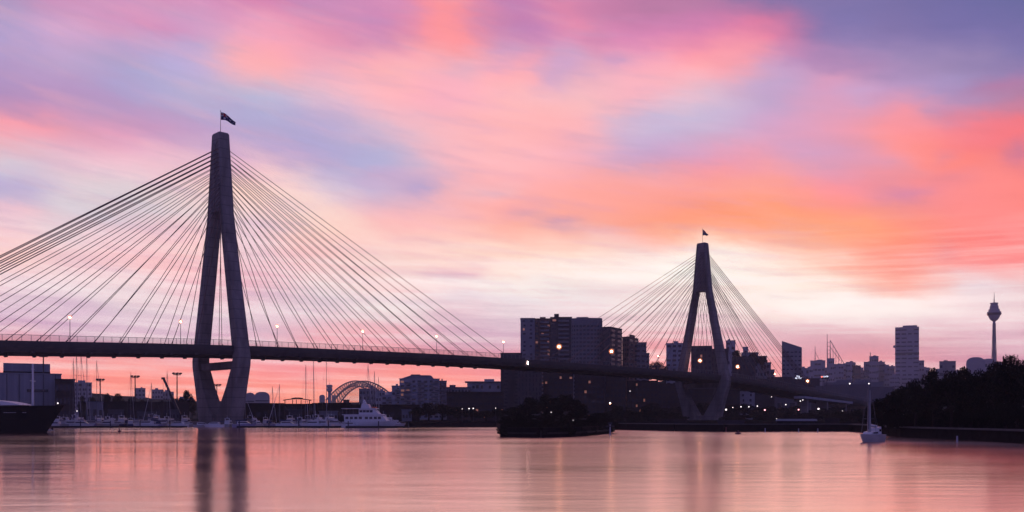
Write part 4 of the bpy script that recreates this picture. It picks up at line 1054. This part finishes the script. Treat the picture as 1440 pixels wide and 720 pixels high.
def lamp_post(px, py, d, label, lm, rr=.33, group='small street lamps along the shore', gz=GZ):
    z = PZ(py, d) - gz
    r = thing('street_lamp', label, 'street lamp', (PX(px, d), d, gz), group=group)
    m = MB(); m.tube((0, 0, 0), (0, 0, z - .1), .1, .06); m.bar((0, 0, z + .15), (.6, 0, z + .2), .08); m.box(0, 0, z + .3, .5, .5, .12); m.build('pole', 'steel_d', r)
    m = MB(); m.ball(0, 0, z, rr); m.build('lantern', lm, r, smooth=True)
for px, py, d, lm, rr, lab in [
    (977.5, 570.5, 690, 'lampwhite', .3, 'faint lamp, left of a pair within far pylon base'), (982, 571, 690, 'lampwhite', .34, 'faint lamp, right of a pair within far pylon base'),
    (1021, 576, 560, 'lampwhite', .5, 'bright white lamp just right of the far pylon base'), (1030.5, 573, 600, 'lampwhite', .28, 'faint lamp, first in the row right of far pylon'),
    (1042, 572, 600, 'lampwhite', .36, 'white lamp, second in the row right of far pylon'), (1053, 572, 600, 'lampwhite', .36, 'white lamp, third in the row right of far pylon'),
    (1065, 571, 600, 'lampwhite', .36, 'white lamp, fourth in the row right of far pylon'), (1075.5, 576.5, 540, 'lamppink', .45, 'pink-red lamp below the bridge, right of the lamp row'),
    (1085, 558, 660, 'lampwhite', .26, 'faint high lamp near the bridge underside'), (1105, 569, 600, 'lampwhite', .34, 'white lamp midway below the descending road'),
    (1123, 576, 540, 'lamppink', .42, 'pinkish lamp left of the brightest shore lamp'), (1125.5, 564, 620, 'lampwhite', .34, 'lamp close under the road ramp, lower of two'),
    (1129, 562.5, 630, 'lampwhite', .28, 'lamp close under the road ramp, upper of two'), (1151, 575, 540, 'lampwhite', .52, 'brightest white lamp on the shore below the ramp end'),
    (1184.5, 578, 500, 'lampwhite', .24, 'faint lamp left of the anchored sailing boat'), (1225, 584.5, 300, 'lampwhite', .12, 'tiny lamp just right of the anchored boat mast'),
    (1231.5, 584.5, 300, 'lampwhite', .14, 'tiny second lamp right of the anchored boat mast'), (1092, 589, 330, 'lampwhite', .12, 'tiny low lamp left of the white pontoon shed'),
    (858, 567, 420, 'bulb', .22, 'orange lamp below the deck above the channel post'), (886, 550, 600, 'lampwhite', .24, 'faint lamp below the deck right of the orange lamp'),
    (775, 579.7, 232, 'lampwhite', .1, 'tiny lamp among the headland trees'), (806, 591, 220, 'lampwhite', .08, 'tiny low lamp at right of headland trees'),
    (659.6, 574.6, 415, 'lampwhite', .24, 'white lamp, left of a close pair on dark wharf shore'), (665.5, 574.3, 415, 'lampwhite', .24, 'white lamp, right of a close pair on dark wharf shore'),
    (650, 575, 415, 'lampwhite', .14, 'faint lamp left of the close pair on wharf shore'), (697, 574, 415, 'lampwhite', .16, 'faint lamp near the left edge of the towers shore'),
    (108, 578, 432, 'lampwhite', .3, 'bright marina lamp right of the black yacht bow'), (1195, 539.5, 700, 'lampwhite', .5, 'warm lamp on the grey hall roof left of boat mast')]:
    lamp_post(px, py, d, lab, lm, rr)

# ------------------------------------------------------------------ boats
def hull(m, Lh, B, H, rake=.12, sheer=.3, draft=.5, n=16, flare=1.0):
    rings = []
    for k in range(n + 1):
        s = k / n; bb = B / 2 * max(.02, 1 - max(0, (s - .42) / .58) ** 2.3) * (.86 + .14 * min(1, s * 4))
        h = H * (1 + sheer * max(0, s - .3) ** 1.6)
        xd = -Lh / 2 + Lh * s; xw = -Lh / 2 + Lh * (1 - rake) * s + .02 * Lh; xk = -Lh / 2 + Lh * (1 - rake * 1.4) * s + .03 * Lh
        rings.append([(xd, -bb, h), (xd * .5 + xw * .5, -bb * .96, h * .5), (xw, -bb * .86, 0), (xk, 0, -draft), (xw, bb * .86, 0), (xd * .5 + xw * .5, bb * .96, h * .5), (xd, bb, h)])
    m.loft(rings)
def motor_boat(label, Lh=12, hullm='white', fly=True, canvas=False, hull_h=1.15, group='motor boats moored in the marina', ghost=False, name='motor_cruiser'):
    r = thing(name, label, 'boat', group=group); B = Lh * .3
    m = MB(); hull(m, Lh, B, hull_h * Lh / 12 + .3, rake=.14, sheer=.5); m.build('hull', hullm, r)
    h = hull_h * Lh / 12 + .3; k = Lh / 12
    m = MB(); m.xz([(-.30 * Lh, h - .1), (.26 * Lh, h + .12), (.12 * Lh, h + 1.15 * k), (.08 * Lh, h + 1.45 * k), (-.28 * Lh, h + 1.45 * k)], -B * .36, B * .36); cab = m.build('cabin', 'white', r)
    for s in (-1, 1):
        m = MB(); y = s * (B * .36 + .015)
        m.xz([(-.25 * Lh, h + .65 * k), (.15 * Lh, h + .65 * k), (.09 * Lh, h + 1.15 * k), (-.25 * Lh, h + 1.15 * k)], min(y, y + s * .03), max(y, y + s * .03)); m.build('window', 'glass', cab)
    m = MB(); m.add([(.205 * Lh, -B * .3, h + .62 * k), (.205 * Lh, B * .3, h + .62 * k), (.135 * Lh, B * .3, h + 1.2 * k), (.135 * Lh, -B * .3, h + 1.2 * k)], [(0, 1, 2, 3)]); m.build('windscreen', 'glass', cab)
    if fly:
        m = MB(); m.xz([(-.30 * Lh, h + 1.46 * k), (.05 * Lh, h + 1.46 * k), (.09 * Lh, h + 2.0 * k), (-.30 * Lh, h + 1.85 * k)], -B * .33, B * .33); m.build('flybridge', 'white', r)
        m = MB(); m.xz([(-.26 * Lh, h + 1.86 * k), (-.2 * Lh, h + 1.86 * k), (-.24 * Lh, h + 2.9 * k), (-.28 * Lh, h + 2.9 * k)], -B * .33, -B * .27); m.xz([(-.26 * Lh, h + 1.86 * k), (-.2 * Lh, h + 1.86 * k), (-.24 * Lh, h + 2.9 * k), (-.28 * Lh, h + 2.9 * k)], B * .27, B * .33)
        m.box(-.25 * Lh, 0, h + 2.9 * k, .8 * k, B * .68, .16); m.tube((-.25 * Lh, 0, h + 3.0 * k), (-.27 * Lh, 0, h + 4.6 * k), .04); m.lathe([(.3, h + 3.06 * k), (.3, h + 3.3 * k)], 8, -.25 * Lh, 0); m.build('radar_arch', 'white', r)
    else:
        m = MB(); m.tube((-.1 * Lh, 0, h + 1.4 * k), (-.1 * Lh, 0, h + 3.2 * k), .05); m.build('antenna', 'steel', r)
    if canvas:
        m = MB(); m.xz([(-.46 * Lh, h + 1.5 * k), (-.3 * Lh, h + 1.9 * k), (-.3 * Lh, h + 2.0 * k), (-.46 * Lh, h + 1.62 * k)], -B * .36, B * .36); m.build('canopy', 'canvas', r)
    m = MB()
    for s in (-1, 1):
        prev = None
        for q in range(7):
            sx_ = .12 + .055 * q; x = Lh * sx_; bb = B / 2 * max(.05, 1 - max(0, (sx_ + .5 - .42) / .58) ** 2.3) * .95
            zz = h * (1 + .5 * max(0, sx_ + .2) ** 1.6); p = (x, s * bb, zz + .65)
            m.tube((x, s * bb, zz - .1), p, .025, n=4)
            if prev: m.tube(prev, p, .03, n=4)
            prev = p
    m.build('bow_rail', 'steel', r)
    return r
def sail_boat(label, Lh=12, mast=17, hullm='white', cover='canvas', group='sailing yachts moored in the marina', thick=.11, furled=True):
    r = thing('sailing_yacht', label, 'boat', group=group); B = Lh * .29; h = 1.15
    m = MB(); hull(m, Lh, B, h, rake=.16, sheer=.25, draft=.7); m.build('hull', hullm, r)
    m = MB(); m.xz([(-.22 * Lh, h - .1), (.2 * Lh, h), (.12 * Lh, h + .45), (-.2 * Lh, h + .6)], -B * .28, B * .28); cb2 = m.build('cabin', 'white', r)
    for s in (-1, 1):
        m = MB(); y = s * B * .281; m.xz([(-.16 * Lh, h + .2), (.08 * Lh, h + .2), (.06 * Lh, h + .36), (-.16 * Lh, h + .42)], min(y, y + s * .03), max(y, y + s * .03)); m.build('window', 'glass', cb2)
    mx_ = .08 * Lh
    m = MB(); m.tube((mx_, 0, h), (mx_, 0, mast), thick, thick * .7)
    for z in (mast * .4, mast * .7): m.bar((mx_, -B * .3, z), (mx_, B * .3, z), .06)
    ma = m.build('mast', 'steel', r)
    m = MB(); m.tube((mx_, 0, h + 1.3), (-.34 * Lh, 0, h + 1.2), .09); bo = m.build('boom', 'steel', r)
    m = MB(); m.tube((mx_ - .1, 0, h + 1.52), (-.33 * Lh, 0, h + 1.36), .24, .13); m.build('sail_cover', cover, bo)
    m = MB()
    for p in ((.49 * Lh, 0, h + .25), (-.49 * Lh, 0, h)): m.tube(p, (mx_, 0, mast * .98), .018, n=4)
    for s in (-1, 1): m.tube((mx_, s * B * .45, h), (mx_, s * B * .3, mast * .7), .018, n=4); m.tube((mx_, s * B * .3, mast * .7), (mx_, 0, mast * .98), .018, n=4)
    m.build('rigging', 'steel', r)
    if furled:
        m = MB(); a = Vector((.485 * Lh, 0, h + .5)); b_ = Vector((mx_, 0, mast * .95)); m.tube(a, b_, .09, .04, 6); m.build('furled_jib', 'white', r)
    m = MB(); m.xz([(-.3 * Lh, h + .1), (-.18 * Lh, h + .1), (-.18 * Lh, h + 1.0), (-.28 * Lh, h + 1.15)], -B * .3, B * .3); m.build('spray_hood', cover, r)
    return r
def float_at(o, px, d, rz): o.location = (PX(px, d), d, 0); o.rotation_euler = (0, 0, R(rz)); return o

mb = [ # px, dist, heading, length, hull, fly, canvas, label
 (76, 356, 175, 8, 'white', False, False, 'small white motor boat nearest the black yacht bow'),
 (104, 352, 8, 9.5, 'cream', True, False, 'white motor boat with flybridge, right of the small white one'),
 (92, 372, 100, 10, 'cream', True, True, 'motor boat with dark canopy behind the small white ones'),
 (128, 366, 60, 10, 'lilac', False, True, 'grey motor boat with canopy left of the tall mast pair'),
 (150, 355, 170, 9, 'cream', True, False, 'low motor boat with flybridge behind the spar buoy'),
 (167, 364, 20, 8, 'blue', False, False, 'small navy motor boat half hidden behind the spar buoy'),
 (184, 362, 110, 9, 'blue', True, False, 'navy motor boat between the spar buoy and sailing yachts'),
 (226, 358, 80, 12, 'cream', True, True, 'tall motor boat with white hard top left of near pylon'),
 (249, 350, 172, 8.5, 'white', False, False, 'small white motor boat with wheelhouse just left of near pylon'),
 (266, 360, 90, 8, 'cream', False, True, 'small cream boat bow-on before the near pylon left leg'),
 (285, 352, 20, 7, 'cream', False, False, 'tiny open cream boat at the near pylon foot'),
 (322, 362, 90, 9, 'cream', True, False, 'cream boat bow-on under the near pylon right leg'),
 (344, 352, 5, 9, 'lilac', False, False, 'grey boat immediately right of the near pylon'),
 (362, 366, 75, 8, 'cream', True, True, 'boat with canopy second right of the near pylon'),
 (425, 368, 80, 10, 'lilac', True, True, 'grey boat under the curved pavilion roof'),
 (452, 352, 160, 10, 'white', True, True, 'white boat with dark outboard left of small cruisers'),
 (472, 356, 12, 10.5, 'white', True, True, 'white flybridge boat beside the three-deck cruiser stern'),
 (490, 345, 178, 7.5, 'white', False, False, 'small white launch in front of the three-deck cruiser'),
 (556, 366, 30, 9, 'cream', True, False, 'white flybridge boat behind the three-deck cruiser bow'),
]
mb += [
 (84, 392, 95, 11, 'white', True, False, 'flybridge cruiser in the second row behind the black yacht bow'),
 (112, 404, 80, 13, 'white', True, True, 'tall flybridge cruiser in the back row right of the brown warehouse'),
 (141, 396, 100, 12, 'white', True, False, 'white flybridge cruiser in the back row under the short light mast'),
 (158, 410, 70, 11, 'cream', True, True, 'canopied cruiser in the back row behind the spar buoy'),
 (174, 398, 95, 12, 'cream', True, False, 'flybridge cruiser in the back row left of the tall light mast'),
 (197, 406, 85, 11, 'white', False, True, 'canopied cruiser in the back row under the lone hazy block'),
 (217, 398, 95, 14, 'white', True, True, 'largest cruiser in the back row left of the crane'),
 (240, 404, 75, 11, 'white', True, False, 'flybridge cruiser in the back row at the crane foot'),
 (262, 412, 95, 12, 'cream', True, False, 'flybridge cruiser in the back row touching the near pylon'),
 (334, 408, 90, 12, 'white', True, False, 'flybridge cruiser in the back row right of the near pylon'),
 (356, 398, 80, 12, 'cream', True, True, 'canopied cruiser in the back row beneath the hazy round blocks'),
 (374, 410, 100, 10, 'white', True, False, 'flybridge cruiser in the back row left of the pavilion'),
 (410, 402, 88, 12, 'white', True, False, 'flybridge cruiser in the back row under the pavilion left end'),
 (434, 408, 95, 12, 'cream', True, True, 'canopied cruiser in the back row under the pavilion right end'),
 (448, 396, 80, 13, 'white', True, True, 'tall cruiser in the back row left of the control tower'),
 (466, 404, 100, 13, 'white', True, False, 'tall cruiser in the back row beneath the control tower'),
 (546, 398, 60, 13, 'white', True, False, 'flybridge cruiser in the back row behind the three-deck yacht bow'),
 (116, 350, 10, 9, 'white', True, False, 'bright white flybridge boat in front of the left mast cluster'),
 (204, 350, 175, 10, 'white', False, False, 'white motor boat left of the sailing yacht near the crane'),
 (300, 350, 176, 8, 'white', False, True, 'white boat with dark canopy between the near pylon feet'),
 (405, 350, 5, 9, 'white', False, False, 'low white motor boat below the pavilion left end'),
 (438, 350, 176, 9.5, 'white', True, False, 'white flybridge boat below the pavilion right end')]
for px, d, rz, Lh, hm_, fl, cv, lab in mb:
    float_at(motor_boat(lab, Lh, hm_, fl, cv), px, d, rz)
# sailing yachts given by mast position and mast top
sbs = [(103, 504, 368, 100, 12, 'white', 'sailing yacht with the leftmost tall mast of the left cluster'),
 (107.5, 497, 380, 95, 14, 'blue', 'sailing yacht with second mast in the left cluster'),
 (114, 497, 372, 85, 14, 'cream', 'sailing yacht with thick third mast in the left cluster'),
 (122, 499, 384, 100, 14, 'white', 'sailing yacht with fourth mast in the left cluster'),
 (136, 507, 376, 80, 13, 'blue', 'sailing yacht alone right of the left mast cluster'),
 (184, 523, 380, 95, 12, 'white', 'sailing yacht with thin mast left of a floodlight mast'),
 (213, 538, 352, 170, 9, 'lilac', 'grey-blue sailing yacht broadside left of the near pylon'),
 (235, 521, 384, 90, 11, 'blue', 'sailing yacht with thin mast behind the crane boom'),
 (345, 556, 362, 20, 9, 'white', 'short masted yacht immediately right of the near pylon'),
 (383, 543, 382, 80, 10, 'cream', 'yacht with faint thin mast right of the hazy round blocks'),
 (393, 540, 352, 172, 11, 'lilac', 'long low lilac sailing yacht left of the pavilion'),
 (441, 505, 372, 95, 14, 'white', 'tall-masted yacht just right of the pavilion'),
 (429, 512, 380, 90, 14, 'blue', 'tall yacht with leaning mast above the pavilion roof'),
 (459, 505, 378, 100, 14, 'cream', 'tall-masted yacht left of the control tower'),
 (517.5, 511, 372, 75, 14, 'blue', 'sailing yacht with tallest mast before the steel arch right end'),
 (526.5, 522, 378, 85, 13, 'white', 'sailing yacht with second mast behind the three-deck cruiser'),
 (532.5, 530, 384, 95, 12, 'cream', 'sailing yacht with shortest mast behind the three-deck cruiser')]
for px, y, d, rz, Lh, hm_, lab in sbs:
    o = sail_boat(lab, Lh, PZ(y, d), hm_); off = .08 * Lh
    float_at(o, px, d, rz); o.location.x -= off * math.cos(R(rz)); o.location.y -= off * math.sin(R(rz))
    if 'leaning' in lab: o.rotation_euler[1] = R(3.2); o.rotation_euler = (R(0), R(0), R(90)); o.rotation_euler[1] = R(3.4)
# three-deck cruiser
d = 348
r = thing('motor_yacht', 'large white three-deck motor yacht moored at the marina right end', 'yacht', (PX(522, d), d, 0), R(-6), group=None)
m = MB(); hull(m, 21, 5.6, 2.1, rake=.12, sheer=.5, draft=1); m.build('hull', 'white', r)
m = MB(); m.xz([(-9.6, 1.9), (6.6, 2.2), (5.2, 4.0), (4.4, 4.6), (-9.8, 4.6)], -2.4, 2.4); md = m.build('main_deckhouse', 'white', r)
m = MB(); m.xz([(-10.4, 4.61), (5.0, 4.61), (4.4, 4.95), (-10.4, 4.85)], -2.75, 2.75); m.build('side_deck', 'white', r)
m = MB(); m.xz([(-4.2, 4.9), (3.4, 4.95), (1.6, 6.9), (-4.2, 6.9)], -2.0, 2.0); ud = m.build('upper_deckhouse', 'white', r)
m = MB(); m.xz([(-10.8, 6.91), (2.6, 6.91), (2.0, 7.2), (-10.8, 7.1)], -2.4, 2.4); m.build('boat_deck_roof', 'white', r)
m = MB(); m.xz([(-3.6, 7.2), (-.2, 7.2), (-.8, 8.7), (-3.2, 8.9)], -1.5, 1.5); m.build('flybridge', 'white', r)
m = MB(); m.xz([(-3.2, 8.9), (-1.8, 8.9), (-2.6, 10.4), (-3.0, 10.4)], -.4, .4); m.tube((-2.8, 0, 10.3), (-3.2, 0, 12.2), .05); m.bar((-2.8, -1.1, 9.8), (-2.8, 1.1, 9.8), .15); m.build('mast', 'white', r)
m = MB(); m.xz([(.6, 7.2), (2.0, 7.2), (1.8, 7.65), (.8, 7.7)], -1.4, 1.4); m.build('liferaft', 'orange', r)
for x in (-8.6, -6.9, -5.2, -3.5, -1.2, .5, 2.2, 3.7):
    for s in (-1, 1): m = MB(); m.box(x, s * 2.42, 3.1, 1.15, .06, .9); m.build('window', 'glass', md)
for x in (-3.4, -2.1, -.8, .5):
    for s in (-1, 1): m = MB(); m.box(x, s * 2.02, 5.6, 1.1, .06, .85); m.build('window', 'glass', ud)
for x in (-10.2, -7.5): 
    for s in (-1, 1): m = MB(); m.tube((x, s * 2.2, 4.7), (x, s * 2.2, 6.95), .07); m.build('stanchion', 'steel', r)
m = MB()
for s in (-1, 1):
    for k in range(8): x = 3 + k * .95; bb = 2.8 * max(.05, 1 - max(0, (x / 21 + .5 - .42) / .58) ** 2.3) * .92; m.tube((x, s * bb, 2.2), (x, s * bb, 3.3), .03, n=4)
m.build('bow_rail', 'steel', r)
# black superyacht at left
d = 234
r = thing('superyacht', 'black-hulled superyacht bow entering from the left edge', 'yacht', (PX(88, d) - 26, d, 0), R(2))
m = MB(); hull(m, 52, 9.5, 6.55, rake=.105, sheer=.08, draft=1.5, n=30); m.build('hull', 'black', r)
m = MB(); pts = [(-22, 6.4)] + [(16.8, 6.9), (15, 7.4), (12.5, 7.85), (9, 8.15), (4, 8.35), (0, 8.5), (-4, 10.5), (-18, 10.7), (-22, 8)]
m.xz(pts, -3.4, 3.4); ss = m.build('superstructure', 'white', r)
m = MB(); m.xz([(-16, 9.0), (-3.6, 9.0), (-4.4, 9.9), (-16, 9.9)], -3.45, -3.41); m.build('window', 'glass', ss)
m = MB(); m.tube((18.2, 0, 6.6), (18.2, 0, 17.3), .30, .20, 10); m.bar((18.2, -1.4, 13), (18.2, 1.4, 13), .14); m.bar((18.2, -.9, 16), (18.2, .9, 16), .12); m.build('mast', 'white', r)
for x0, x1 in ((13.2, 16.1), (17.6, 18.5)):
    k = x0
    while k < x1: m = MB(); m.box(k, -4.18 + max(0, k - 12) * .09, 4.95, .32, .1, .16); m.build('portlight', 'cream', r); k += .5
m = MB(); m.ball(24.4, 0, 7.4, .16); m.build('deck_light', 'lampwhite', r)
m = MB()
for k in range(18):
    x = 6 + k * 1.1; bb = 4.75 * max(.04, 1 - max(0, (x / 52 + .5 - .42) / .58) ** 2.3) * .95; m.tube((x, -bb, 6.6), (x, -bb, 7.3), .03, n=4)
m.build('rail', 'steel_d', r)
# dinghy under bow
r = thing('dinghy', 'small grey inflatable dinghy floating under the black yacht bow', 'boat', (PX(66, 262), 262, 0), R(170))
m = MB(); hull(m, 3.6, 1.7, .45, rake=.1, sheer=.4, draft=.15); m.build('hull', 'cream', r); m = MB(); m.box(-1.7, 0, .2, .35, .4, .7); m.build('outboard', 'black', r)
# anchored small sailing yacht
d = 148
o = sail_boat('small white sailing boat anchored alone on the right, mast bare', 8.6, PZ(540.5, d), 'cream', 'white', None, thick=.16, furled=False)
del_g = 'group' in o and o.pop('group')
float_at(o, 1224, d, -130)
m = MB(); m.xz([(-3.0, 1.2), (-1.6, 1.2), (-1.7, 2.25), (-2.8, 2.4)], -.75, .75); m.build('wheelhouse', 'white', o)
for s in (-1, 1): m = MB(); m.box(-2.3, s * .77, 1.65, .8, .04, .35); m.build('window', 'glass', o)
m = MB(); m.box(-4.35, .2, .4, .4, .4, 1.0); m.build('outboard', 'black', o)
m = MB(); m.tube((.55, 0, 1.6), (.55, 0, 8.2), .30, .18); m.build('furled_mainsail', 'cream', o)
m = MB(); m.ball(.69, 0, PZ(540.5, d) + .1, .09); m.build('masthead_light', 'lampwhite', o)

# pontoons and piles
def pontoon(a, c_, d0, d1, label):
    p = (PX(a, d0), d0); q_ = (PX(c_, d1), d1); r = thing('pontoon', label, 'pontoon', (p[0], p[1], 0), math.atan2(q_[1] - p[1], q_[0] - p[0]))
    Lp = math.hypot(q_[0] - p[0], q_[1] - p[1]); m = MB(); m.box(Lp / 2, 0, -.3, Lp, 2.2, .85); m.build('deck', 'darker', r)
    for k in range(int(Lp / 11) + 1): m = MB(); m.tube((k * 11 + 1, -1.25, -2), (k * 11 + 1, -1.25, 2.4), .2, n=8); m.build('pile', 'steel_d', r)
pontoon(70, 262, 345.5, 345.5, 'long dark marina pontoon left of the near pylon')
pontoon(334, 480, 345.5, 345.5, 'long dark marina pontoon right of the near pylon')
pontoon(486, 584, 342.5, 346, 'dark pontoon behind the three-deck white yacht')
# clutter on the quay: gangways, containers, cars-sized boxes built as sheds with doors
for px, y, d, w_, lab, mt in [(133, 566, 444, 22, 'pale boat shed roof behind masts on left quay', 'shed'), (205, 580, 442, 22, 'low grey kiosk behind the lilac yacht', 'shed2'), (163, 577, 443, 20, 'low grey kiosk left of the navy boats', 'shed2'),
        (245, 577, 443, 14, 'grey kiosk beside the crane foot', 'shed2'), (415, 577, 443, 20, 'glazed kiosk beneath the pavilion', 'shed2'), (462, 579, 443, 26, 'low grey kiosk left of the three-deck yacht', 'shed'), (572, 577, 443, 14, 'small pale kiosk right of the three-deck yacht', 'shed')]:
    building('kiosk', lab, px - w_ / 2, px + w_ / 2, y, d, 6, mt, 1, 3, plant=0, cat='kiosk', hfrac=.4)

# white-roofed pontoon shed on the right
d = 300; r = thing('boat_shed', 'long low white-roofed boat shed on the shore right of far pylon', 'shed', (PX(1124, d), d + 3, GZ), -math.atan(404 / F))
m = MB(); m.xz([(-6.5, PZ(592, d) - GZ), (6.5, PZ(592, d) - GZ), (6.2, PZ(589.2, d) - GZ), (-6.2, PZ(589.2, d) - GZ)], -3, 3); m.build('roof', 'roof_l', r)
m = MB(); m.box(0, 0, -.1, 12, 5, PZ(592, d) - GZ + .09); m.build('wall', 'dark', r)
for k in range(5): m = MB(); m.box(-4.8 + 2.4 * k, -2.53, 0, 1.2, .06, .4); m.build('door', 'darker', r)
# road ramp lighter strip
d = 640
r = thing('road_ramp', 'pale edged lower road ramp descending beside the bridge end', 'ramp', (PX(1124, d), d, 0), math.atan2(PX(1192, 690) * 0 + 50, PX(1192, 690) - PX(1124, d)))
Lr = math.hypot(PX(1192, 690) - PX(1124, d), 50); m = MB()
z0, z1 = PZ(557, d), PZ(565, 690)
m.xz([(0, z0 - 1.6), (Lr, z1 - 1.6), (Lr, z1), (0, z0)], -4, 4); m.build('slab', 'b_pale', r)
for k in (.1, .5, .9): m = MB(); m.box(Lr * k, 0, -1, 2, 5, z0 + (z1 - z0) * k - .61); m.build('pier', 'concrete', r)
# flat service buildings at far pylon foot
building('service_shed', 'low grey shed in front of the far pylon base', 925, 965, 591, 330, 5, 'dark', 1, 6, plant=0, cat='shed')
building('service_shed', 'row of pale parked trailers right of the far pylon base', 1010, 1046, 593, 300, 4, 'b_dark', 1, 9, plant=0, cat='shed')
building('service_shed', 'small dark shed between white-roofed shed and anchored boat', 1160, 1180, 590, 300, 5, 'dark', 1, 3, plant=0, cat='shed')
# headland wharf in front
d0 = 184
r = thing('wharf', 'dark timber wharf jutting out below the bridge at centre', 'wharf', (0, 0, 0))
m = MB(); P_ = [(706, 613.6), (760, 614.6), (815, 612.6), (856, 608.6)]; W_ = [(PX(a, 4 * F / (y - HY)), 4 * F / (y - HY) - 1.6) for a, y in P_]
for p, q_ in zip(W_[:-1], W_[1:]): m.bar((p[0], p[1], .75), (q_[0], q_[1], .75), 3.0, .35)
m.build('deck', 'darker', r)
for p, q_ in zip(W_[:-1], W_[1:]):
    n = int(math.hypot(p[0] - q_[0], p[1] - q_[1]) / 2.2)
    for k in range(n): a = k / n; m = MB(); x, y = p[0] + (q_[0] - p[0]) * a, p[1] + (q_[1] - p[1]) * a - 1.4; m.tube((x, y, -2), (x, y, 1.3), .15, n=6); m.build('pile', 'darker', r)
# buoys and posts
def spar(px, y, label, h, rr, mt, d=None):
    d = 4 * F / (y - HY); r = thing('buoy', label, 'buoy', (PX(px, d), d, 0)); m = MB(); m.lathe([(rr * .6, -.4), (rr, -.05), (rr, .25), (rr * .35, .45)], 12); m.build('float', mt, r)
    m = MB(); m.lathe([(rr * .32, .4), (rr * .12, h * .8), (rr * .3, h * .82), (rr * .05, h)], 10); m.build('spar', mt, r)
spar(168, 607, 'small dark spar buoy floating left of near pylon', 1.8, .42, 'buoy')
spar(1038, 610.5, 'dark round buoy floating right of the far pylon', .9, .75, 'buoy')
def post(px, y, top_, label, mt='b_pale', sig=False):
    d = 4 * F / (y - HY); r = thing('channel_post', label, 'post', (PX(px, d), d, 0), group='posts standing in the water near the shore'); m = MB(); H = PZ(top_, d); m.tube((0, 0, -2), (0, 0, H), .16, .13); m.build('pole', mt, r)
    if sig: m = MB(); m.box(0, 0, H, .9, .12, .5); m.box(0, -.1, H - .5, 1.9, .12, .25); m.build('crossboard', 'steel_d', r)
post(858, 612, 597, 'pale channel post with dark crossboard off the wharf end', sig=True)
post(1021, 607.5, 600.5, 'reddish post in the water right of far pylon', 'buoy')
post(1076, 608, 602, 'leftmost pale post off the white-roofed shed', 'b_pale')
post(1123, 608, 602.5, 'middle pale post off the white-roofed shed', 'b_pale')
post(1150, 608, 602.5, 'rightmost pale post off the white-roofed shed', 'b_pale')
post(1346, 622, 613, 'pale short post in front of the right seawall', 'b_pale')

scene.cycles.use_denoising = True
scene.cycles.volume_bounces = 2
scene.cycles.max_bounces = 6
scene.cycles.sample_clamp_indirect = 10
print('objects', len(D.objects))
